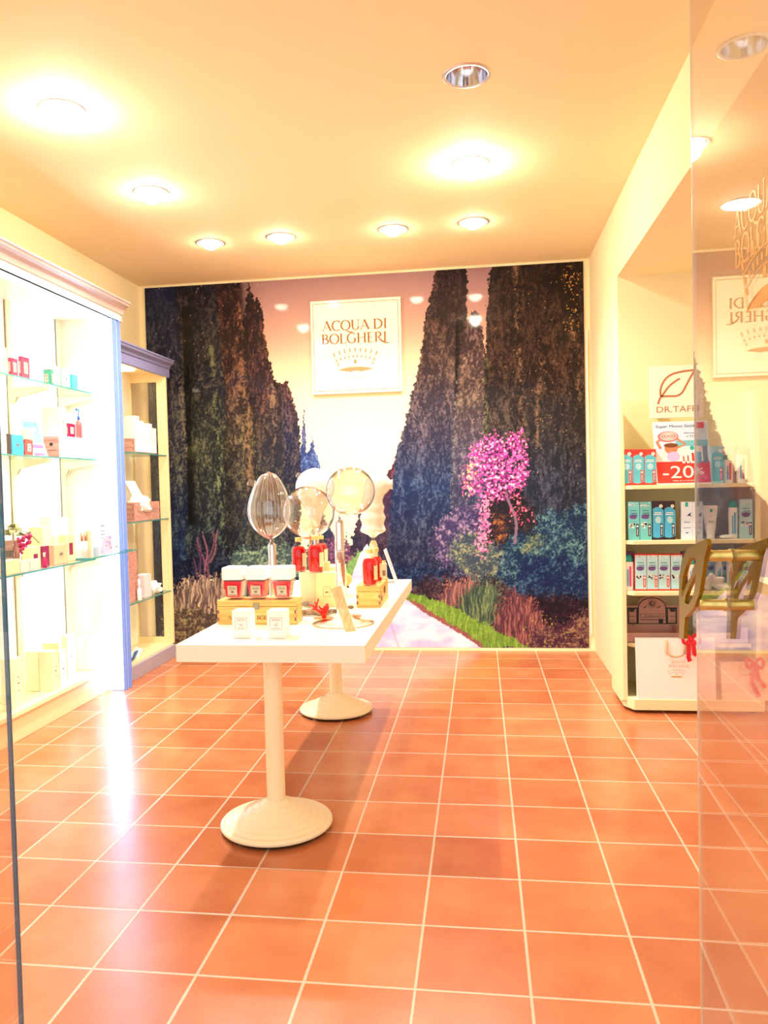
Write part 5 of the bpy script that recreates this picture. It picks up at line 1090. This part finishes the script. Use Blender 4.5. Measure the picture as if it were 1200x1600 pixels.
b = (P(506, 880, y=-2.42).x, P(516, 880, y=-2.42).x, -2.44, -2.418, .9125, P(511, 877, y=-2.42).z); carton('tiny yellow carton on the labelled carton beside the red bottle', b, YCARD, lid=False)
# second crate with bottles
z0 = TZ+.0003
b2 = (-.092, .022, -2.572, -2.26, z0, P(575, 916, y=-2.572).z); crate('square light pine crate near the table edge carrying two round bottles', b2, PINEY, lid=True, name='pine_crate')
F = Face((b2[1], b2[2], b2[4]), (0, 1, 0), (0, 0, 1)); M = MB(); W, H = b2[3]-b2[2], b2[5]-b2[4]
for k in range(5): M.frect(F, W*(.42+.05*k), W*(.445+.05*k), H*.45, H*.8)
M.frect(F, W*.1, W*.2, H*.25, H*.5); M.build('burnt_mark', mat('burnt_brown', (90, 60, 40), .7), bpy.data.objects['pine_crate.001'])
bottle_at('round red bottle at the near end of the square pine crate', 566.5, 590, 858, 912, -2.53, b2[5]+.0003); bottle_at('round red bottle behind the first one on the square pine crate', 580, 597.5, 856, 908, -2.42, b2[5]+.0003)
def small_vial():
    y = -2.31; a, b = P(597, 893, y=y), P(603.5, 893, y=y); z0 = b2[5]+.0003; x = (a.x+b.x)/2; k = .013; zt = P(600, 876, y=y).z; r = thing('sample_vial', 'little square vial with white dark lettered label at the far crate end', 'bottle', (x, y, z0))
    MB().box(x-k, x+k, y-k, y+k, z0, zt-.012).build('body', mat('vial_white', (240, 226, 196), .3), r, bevel=.002); MB().lathe([(.009, zt-.012), (.009, zt)], x, y, 14).build('cap', mat('gold_cream_cap', (244, 208, 130), .35), r)
    F = Face((x-k, y-k, z0), (1, 0, 0), (0, 0, 1)); M = MB()
    for q in (.25, .45, .65): M.frect(F, 2*k*q, 2*k*(q+.12), (zt-z0)*.2, (zt-z0)*.5)
    M.build('label_print', DARKP, r)
small_vial()
def placard_stand():
    a, b = P(601, 858, y=-1.62), P(619, 904, y=-1.62); r = thing('menu_holder', 'thin clear card holder leaning at the far table corner', 'card holder', (b.x, -1.62, TZ))
    MB().prism([(b.x, -1.68, TZ+.001), (b.x, -1.56, TZ+.001), (a.x, -1.56, a.z), (a.x, -1.68, a.z)], (.004, 0, 0)).build('panel', mat('frosted_acrylic', (232, 228, 236), .2), r); MB().box(b.x-.05, b.x+.01, -1.68, -1.56, TZ, TZ+.003).build('foot', CLEAR, r)
placard_stand()
# blown glass diffusers
def shell_profile(outer, th):
    inner = [(max(r_-th, .0004), z) for r_, z in outer]; return outer+inner[::-1]
def globe(c, rr, th=.003, n=22, k=1.0, top=True):
    """profile of a hollow bulb"""
    return [(rr*math.sin(PI*i/n)*k if 0 < i < n else .0006, c-rr*math.cos(PI*i/n)) for i in range(n+1)]
def tube_glass(x, y, z0, z1, rr, parent, name='stem'):
    return MB().lathe([(rr*.96, z0), (rr, z0+.003), (rr, z1-.012), (rr*.8, z1-.004), (rr*.4, z1), (rr*.38, z1+.012), (.0005, z1+.012)], x, y, 28, cap=True).build(name, STEEL, parent, smooth=True)
TG = thin_glass('vase_thin_glass', (250, 248, 246), .0, 2.2)
def ribbed_vase():
    y = -2.62; ctr = P(421, 787, y=y); zt = P(420, 737, y=y).z; zb = P(420, 843, y=y).z; ra = (P(453, 787, y=y).x-P(387.5, 787, y=y).x)/2; cx = ctr.x; n = 26
    r = thing('ribbed_vase', 'clear ribbed egg shaped glass diffuser with red liquid in its tip', 'glass diffuser', (cx, y, TZ), 'blown glass diffusers')
    H = zt-zb; prof = []
    for i in range(n+1):
        u = i/n; w = math.sin(PI*u**.80)**(.88-.38*u) if 0 < u < 1 else 0; prof.append((max(ra*w, .006 if i == 0 else .0008), zb+H*u))
    MB().lathe(prof, cx, y, 96, cap=False, rib=.022, nrib=16).build('bulb', TG, r, smooth=True)
    MB().lathe([(max(q-.004, .001), z) for q, z in prof], cx, y, 96, cap=False, rib=.022, nrib=16).build('inner_wall', TG, r, smooth=True)
    M = MB()
    for k in range(18): t_ = 2*PI*k/18; M.tube([(cx+(q+.0004)*math.cos(t_), y+(q+.0004)*math.sin(t_), z) for q, z in prof[1:-1]], .0007, 5)
    M.build('ribs', mat('rib_glass_white', (250, 248, 244), .12, trans=.6, coat=.5), r, smooth=True)
    MB().lathe([(max(q-.006, .002), z) for q, z in prof[:3]]+[(.0005, prof[2][1])], cx, y, 24, cap=False).build('liquid', mat('wine_liquid', (170, 16, 22), .2, coat=.4), r, smooth=True)
    n_ = P(391, 754, y=y); MB().tube([n_+Vector((.02, 0, -.006)), n_, n_+Vector((-.008, 0, .004))], [.016, .014, .016], 14).build('side_spout', TG, r, smooth=True)
    tube_glass(cx+.007, y, TZ, zb-.014, .0195, r); MB().lathe([(.0075, zb-.016), (.0075, zb+.004)], cx+.004, y, 16).build('neck', STEEL, r, smooth=True)
ribbed_vase()
def round_vase():
    y = -2.322; c = P(482, 800, y=y); rr = (P(522, 800, y=y).x-P(442, 800, y=y).x)/2; r = thing('globe_vase', 'large clear glass globe diffuser with amber base above the round bottles', 'glass diffuser', (c.x, y, TZ), 'blown glass diffusers')
    for k, nm in ((rr, 'bulb'), (rr-.004, 'inner_wall')): MB().lathe([(.03 if i == 0 else q, z) for i, (q, z) in enumerate(globe(c.z, k, k=1))][1:], c.x, y, 48, cap=False).build(nm, TG, r, smooth=True)
    zb = c.z-rr; MB().lathe([(.035, zb+.004), (.036, zb-.002), (.022, zb-.006), (.0006, zb-.006)], c.x, y, 32, cap=False).build('amber_base', mat('amber_glass', (216, 130, 84), .15, trans=.4), r, smooth=True)
    s_ = P(442, 786, y=y); MB().tube([s_+Vector((.012, 0, -.004)), s_+Vector((-.004, 0, .002))], [.017, .016], 14).build('side_spout', TG, r, smooth=True)
    zc = zb-.006; MB().lathe([(.0075, TZ), (.0075, zc)], c.x+.008, y-.0, 16).build('stem', STEEL, r, smooth=True); MB().lathe([(.03, TZ), (.03, TZ+.005), (.012, TZ+.01)], c.x+.008, y, 24).build('foot', STEEL, r, smooth=True)
def white_balloon():
    y = -2.0; c = P(492, 762, y=y); rr = (P(523, 762, y=y).x-P(463, 762, y=y).x)/2; tip = P(489, 834, y=y); r = thing('balloon_vase', 'opal white balloon diffuser with cone bottom seen through the clear globe', 'glass diffuser', (tip.x, y, TZ), 'blown glass diffusers')
    prof = [(.004, tip.z), (.012, tip.z+.02), (.045, tip.z+.12), (rr*.68, c.z-rr*.78), (rr*.93, c.z-rr*.38)]+[(rr*math.sin(t_), c.z-rr*math.cos(t_)) for t_ in [PI*(.5+.5*i/12) for i in range(13)]]
    MB().lathe([(max(q, .0005), z) for q, z in prof], c.x, y, 40, cap=False).build('bulb', OPAL, r, smooth=True)
    MB().lathe([(.0046, tip.z-.001), (.013, tip.z+.02), (.0200, tip.z+.042)], c.x, y, 24, cap=False).build('orange_band', mat('orange_liquid', (248, 170, 110), .3), r, smooth=True)
    n_ = P(466, 744, y=y); MB().tube([n_+Vector((.012, 0, -.004)), n_+Vector((-.008, 0, .01))], [.016, .014], 14).build('side_spout', TG, r, smooth=True)
    MB().lathe([(.016, TZ), (.016, tip.z-.02), (.006, tip.z-.01), (.006, tip.z+.004)], c.x, y, 20).build('stem', STEEL, r, smooth=True)
def stem_vase():
    y = -2.985; c = P(547.5, 767.5, y=y); rr = (P(585, 767, y=y).x-P(509.5, 767, y=y).x)/2; sx = P(530.5, 850, y=y).x; zt = P(530, 812, y=y).z
    r = thing('stem_vase', 'clear globe diffuser on a long steel stem with round glass foot', 'glass diffuser', (sx, y, TZ), 'blown glass diffusers')
    for k, nm in ((rr, 'bulb'), (rr-.004, 'inner_wall')): MB().lathe(globe(c.z, k), c.x, y, 48, cap=False).build(nm, TG, r, smooth=True)
    d = Vector((sx, y, zt+.01)); e = Vector((c.x-rr*.42, y, c.z-rr*.88)); MB().tube([d, d+Vector((0, 0, .015)), e], [.008, .008, .014], 14).build('neck', TG, r, smooth=True)
    g = MB().lathe([(.0205, TZ+.06), (.0205, zt-.012), (.016, zt-.003), (.009, zt), (.008, zt+.012), (.0005, zt+.012)], sx, y, 32, cap=True).build('stem', mat('mirror_steel', (214, 216, 222), .06, metal=1), r, smooth=True)
    MB().lathe([(.0212, P(530, 861, y=y).z-.002), (.0212, P(530, 861, y=y).z)], sx, y, 32, cap=True).build('stem_ring', WHITEG, g)
    MB().lathe([(.021, TZ+.062), (.03, TZ+.04), (.05, TZ+.018), (.09, TZ+.008), (.126, TZ+.005), (.128, TZ+.002), (.128, TZ+.0003)], sx+.008, y, 56, cap=False).build('foot', TG, r, smooth=True)
    M = MB().tube([(sx+.008+.128*math.cos(2*PI*i/56), y+.128*math.sin(2*PI*i/56), TZ+.003) for i in range(56)], .0022, 6, closed=True); M.build('foot_rim', mat('amber_rim', (240, 186, 110), .2, trans=.5), r, smooth=True)
def stacked_vase():
    y = -2.12; f = lambda px, py: P(px, py, y=y); cx = f(583, 830).x; r = thing('stacked_vase', 'opal white stacked bubble diffuser behind the square pine crate', 'glass diffuser', (cx, y, TZ), 'blown glass diffusers'); k = (f(603, 829).x-f(563, 829).x)/2
    zb = f(583, 840).z; zs = [f(583, q).z for q in (838, 829, 819, 809, 800, 793, 785, 780)]; s_ = [.3, 1.0, .86, 1.0, .86, .93, .8, .8]
    prof = [(.008, zb)]; pts = [(k*a, z) for a, z in zip(s_, zs)]
    import itertools
    out = []
    for i in range(len(pts)-1):
        for j in range(6):
            t_ = j/6; q = (1-math.cos(PI*t_))/2; out.append((pts[i][0]+(pts[i+1][0]-pts[i][0])*q, pts[i][1]+(pts[i+1][1]-pts[i][1])*t_))
    tx, tz = f(592, 760).x-cx, f(590, 760).z; R2 = k*1.05
    out += [(R2*math.sin(t_), tz-R2*math.cos(t_)) for t_ in [PI*(.28+.72*i/12) for i in range(13)]]
    M = MB().lathe([(max(q, .0006), z) for q, z in prof+out], cx, y, 40, cap=False)
    M.v = [Vector((v.x+tx*max(0, min(1, (v.z-zs[-1])/(tz-zs[-1])))*.9, v.y, v.z)) for v in M.v]; M.build('bulb', OPAL, r, smooth=True)
    a, b = f(598, 756), f(611, 757); MB().tube([a, b, b+Vector((.008, 0, 0))], [.030, .024, .028], 18).build('side_spout', OPAL, r, smooth=True)
    zt = f(583, 842).z; MB().lathe([(.010, zt-.01), (.010, zb+.006)], cx, y, 16, cap=True).build('neck', TG, r, smooth=True)
    MB().lathe([(.022, TZ), (.022, zt-.03), (.014, zt-.012), (.011, zt-.008)], cx, y, 20, cap=True).build('stem', mat('cream_glass', (244, 228, 188), .2), r, smooth=True)
round_vase(); white_balloon(); stem_vase(); stacked_vase()
# coral, driftwood, pebbles, fragrance strip
def coral():
    c = P(505, 966, z=TZ); r = thing('coral_ornament', 'vivid red branching coral ornament on a small clear disc', 'coral', (c.x, c.y, TZ)); R_ = random.Random(4)
    MB().lathe([(.045, TZ+.0003), (.045, TZ+.004)], c.x, c.y, 28).build('disc', thin_glass('pale_disc', (255, 236, 220)), r); M = MB()
    def br(p, d, L_, rad, lv):
        q = p+d*L_; m_ = p+d*L_*.5+Vector((R_.uniform(-.003, .003), R_.uniform(-.003, .003), 0)); M.tube([p, m_, q], [rad, rad*.85, rad*.7], 8); M.sphere(q, rad*.74, 8, 6)
        if lv > 0:
            for k in range(3 if lv > 1 else 2): t_ = R_.uniform(.3, 1); w = (d+Vector((R_.uniform(-.9, .9), R_.uniform(-.6, .6), R_.uniform(-.1, .6)))).normalized(); br(p+d*L_*t_, w, L_*.72, rad*.72, lv-1)
    br(Vector((c.x+.005, c.y, TZ+.004)), Vector((.05, 0, 1)).normalized(), .034, .011, 2); br(Vector((c.x-.002, c.y, TZ+.02)), Vector((-.75, -.1, .65)).normalized(), .036, .008, 2); br(Vector((c.x+.01, c.y, TZ+.02)), Vector((.45, .1, 1)).normalized(), .03, .008, 1); M.build('branches', REDV, r, smooth=True)
coral()
DW = wood('driftwood', (196, 170, 140), (96, 78, 64), (20, 60, 60), .85)
a, b = P(470, 958, z=TZ+.015), P(526, 955, z=TZ+.015); tag(MB().tube([a, a.lerp(b, .3)+Vector((0, .01, .004)), a.lerp(b, .6)+Vector((0, -.004, -.001)), b], [.013, .016, .0145, .010], 10).build('driftwood_branch', DW, smooth=True), 'gnarled grey driftwood branch lying behind the red coral', 'driftwood')
a, b = P(474, 943, z=TZ+.012)+Vector((0, .0, 0)), P(494, 948, z=TZ+.012); tag(MB().tube([a, a.lerp(b, .5)+Vector((0, .004, .006)), b], [.007, .011, .008], 9).build('driftwood_branch', DW, smooth=True), 'short piece of driftwood behind the longer branch, against the pale carton', 'driftwood')
def pebble(label, px, py, rr, sc, m, name='pebble', seed=1):
    c = P(px, py, z=TZ); R_ = random.Random(seed); M = MB().sphere((c.x, c.y, TZ+rr*sc[2]), rr, 18, 12, sc); ph = [R_.uniform(0, 6) for _ in range(3)]
    M.v = [Vector((v.x, v.y, TZ+(v.z-TZ)*(1+.06*math.sin(v.x*90+ph[0])*math.sin(v.y*80+ph[1])))) for v in M.v]; return tag(M.build(name, m, smooth=True), label, 'pebble')
STN = mat('ochre_stone', (214, 170, 96), .7, mottle=.35, mscale=40)
def round_stone():
    c = P(541, 918, z=TZ); r = thing('shell_fossil', 'round ochre stone on a dark foot beside the long glass stem', 'stone', (c.x, c.y, TZ)); MB().sphere((c.x, c.y, TZ+.046), .036, 20, 14, (1, .8, 1)).build('stone', STN, r, smooth=True); MB().lathe([(.018, TZ), (.014, TZ+.008), (.008, TZ+.018)], c.x+.002, c.y, 16).build('foot', mat('dark_foot', (110, 80, 50), .6), r)
round_stone()
pebble('flat pinkish pebble closest to the paper fragrance strip', 556, 965, .020, (1.3, .8, .45), mat('pink_stone', (206, 160, 130), .7, mottle=.4, mscale=60), seed=3)
pebble('small brown pebble behind the flat pinkish one', 548, 951, .013, (1.2, .9, .6), mat('brown_stone', (150, 120, 96), .7, mottle=.4, mscale=60), seed=5)
def strip():
    y = -3.13; top = P(525, 918, y=y+.02); bot = P(548, 989, y=y-.03); d = (bot-top); L_ = d.length; u = d.normalized(); w = Vector((.92, .1, .32)).normalized(); w = (w-u*w.dot(u)).normalized(); n = u.cross(w).normalized(); W = .043
    o = top-w*W/2; o.z = o.z
    lowest = min((o+d).z, (o+d+w*W).z); sh = TZ+.001-lowest; o = o+Vector((0, 0, sh*.0))
    M = MB().obox(o, w*W, d, n*.004); k = TZ+.0006; M.v = [Vector((v.x, v.y, max(v.z, k))) for v in M.v]
    r = thing('wooden_tag', 'long pale wooden strip leaning against the steel stem', 'strip', (bot.x, bot.y, TZ)); M.build('strip', wood('pale_worn_wood', (240, 214, 160), (206, 176, 120), (30, 30, 8)), r)
strip()

# ================================================================ entrance: glass leaves with handle and gold lettering
DG = thin_glass('door_glass', (250, 246, 240), 0, 1.5, 1.52); EDG = mat('door_edge_pale', (226, 214, 190), .2, spec=.8); EDB = mat('door_edge_blue', (52, 112, 146), .2, spec=.7)
E1 = P(1086, 800, y=-4.295); DU = Vector((math.sin(math.radians(1.0)), math.cos(math.radians(1.0)), 0)); DN = Vector((-DU.y, DU.x, 0))     # along the leaf, away from the camera; normal into the room
def door_right():
    r = bpy.data.objects.new('door_1', None); COL.objects.link(r); r.location = (E1.x, E1.y, 0); ORI['door_1'] = Vector(r.location); r['kind'] = 'structure'; e = Vector((E1.x, E1.y, .012)); h = Vector((0, 0, 2.44)); th = -DN*.004
    MB().obox(e-DU*.002, th, -DU*1.0, h).build('door_glass', DG, r); MB().obox(e, th, -DU*.003, h).build('polished_edge', EDG, r)
    F = Face(e-DU*.002+DN*.0006, -DU, (0, 0, 1)); up = -e.z
    def fp(px, py):   # position on the leaf
        d = RGT*((px-PX)/FPX)-UPV*((py-PY)/FPX)+FWD; t_ = (F.o-CAM).dot(F.n)/d.dot(F.n); q = CAM+d*t_-F.o; return q.dot(F.u), q.z
    GT = mat('gold_leaf_lettering', (226, 160, 62), .35, metal=.2)
    a0, b0 = fp(1147, 374); a1, b1 = fp(1150, 421); a_, bt = fp(1150, 338); h_ = (bt-b0)
    serif('lettering', 'ACQUA DI', F, a0, b0, .051, GT, r, width=.30, bold=1.25, d=.0004); serif('lettering', 'BOLGHERI', F, a1-.008, b1, .051, GT, r, width=.32, bold=1.25, d=.0004)
    ac, bc = fp(1166, 495); crown_marks(F, ac+.10, bc, .23, .0004).build('crown_emblem', GT, r); crown_lines(F, ac+.10, bc, .23, .0004).build('crown_outline', GT, r)
    # leaf shaped pull handle on two bamboo rods, one plate on each side
    HB = mat('olive_brass', (150, 128, 30), .3, metal=.75); BB = mat('bamboo_brass', (206, 188, 110), .3, metal=.7)
    hd = None
    aa, ba = fp(1143, 868); _, bb = fp(1137, 946)
    k = .050
    def plate(side):
        off = F.n*(k*side); c0 = F.o+off
        q = lambda px, py: (lambda t2: ((t2-c0).dot(F.u), (t2-c0).z))((lambda d: CAM+d*((c0-CAM).dot(F.n)/d.dot(F.n)))(RGT*((px-PX)/FPX)-UPV*((py-PY)/FPX)+FWD))
        return c0, q
    c0, q = plate(1)
    outer = [q(*p) for p in ((1107, 842), (1109, 852), (1104, 872), (1100, 900), (1096, 926), (1088, 948), (1080, 958), (1073, 966), (1071, 998), (1063.5, 998), (1064.5, 962), (1063.5, 930), (1064.5, 900), (1068, 876), (1076, 858), (1090, 850))]
    holes = [[q(*p) for p in ((1088, 868), (1081, 872), (1075, 884), (1070, 902), (1068, 922), (1069, 934), (1076, 912), (1084, 898), (1087, 884), (1091, 878))], [q(*p) for p in ((1087, 902), (1080, 916), (1074, 932), (1073, 942), (1079, 945), (1085, 934), (1089, 916), (1091, 896))]]
    for side in (1, -1):
        cc = F.o+F.n*(k*side-.004 if side > 0 else k*side+.014-.0)
        if side < 0: cc = F.o-F.n*(k+.006+.008)
        import bmesh
        bm = bmesh.new(); loops = []
        for poly in [outer]+holes:
            vs = [bm.verts.new(cc+F.u*a+Vector((0, 0, z))) for a, z in poly]; loops += [bm.edges.new((vs[i], vs[(i+1) % len(vs)])) for i in range(len(vs))]
        bmesh.ops.triangle_fill(bm, use_beauty=True, edges=loops); vv = [v.co.copy() for v in bm.verts]; ff = [tuple(v.index for v in f.verts) for f in bm.faces]; bm.verts.index_update(); ff = [tuple(v.index for v in f.verts) for f in bm.faces]; bm.free()
        M = MB(); n = len(vv); t8 = F.n*.008; M.add(vv+[v+t8 for v in vv], [f for f in ff]+[tuple(i+n for i in f)[::-1] for f in ff]); s0 = 0
        for poly in [outer]+holes:
            m = len(poly); M.add([], []); M.f += [(s0+i, s0+(i+1) % m, n+s0+(i+1) % m, n+s0+i) for i in range(m)]; s0 += m
        pl = M.build('handle_plate', HB, r)
        for b_h in (ba, bb):
            base = F.o+F.u*(aa if b_h == ba else aa-.04)+Vector((0, 0, b_h)); e_ = base+F.n*(k*side if side > 0 else -(k+.006)); s_ = base-F.n*(0 if side > 0 else .006)
            MB().tube([s_, s_.lerp(e_, .08), s_.lerp(e_, .12), s_.lerp(e_, .5), e_], [.0135, .0135, .0115, .011, .0115], 14).build('bamboo_rod', BB, r, smooth=True)
door_right()
def door_left():
    e = P(16, 1200, y=-4.45); r = bpy.data.objects.new('door_2', None); COL.objects.link(r); r.location = (e.x, e.y, 0); ORI['door_2'] = Vector(r.location); r['kind'] = 'structure'; e.z = .012
    u = Vector((.03, .999, 0)).normalized(); n = Vector((u.y, -u.x, 0))
    MB().obox(e-u*.004, n*.010, -u*1.0, Vector((0, 0, 2.44))).build('door_glass', DG, r); MB().obox(e, n*.010, -u*.006, Vector((0, 0, 2.44))).build('polished_edge', EDB, r)
door_left()
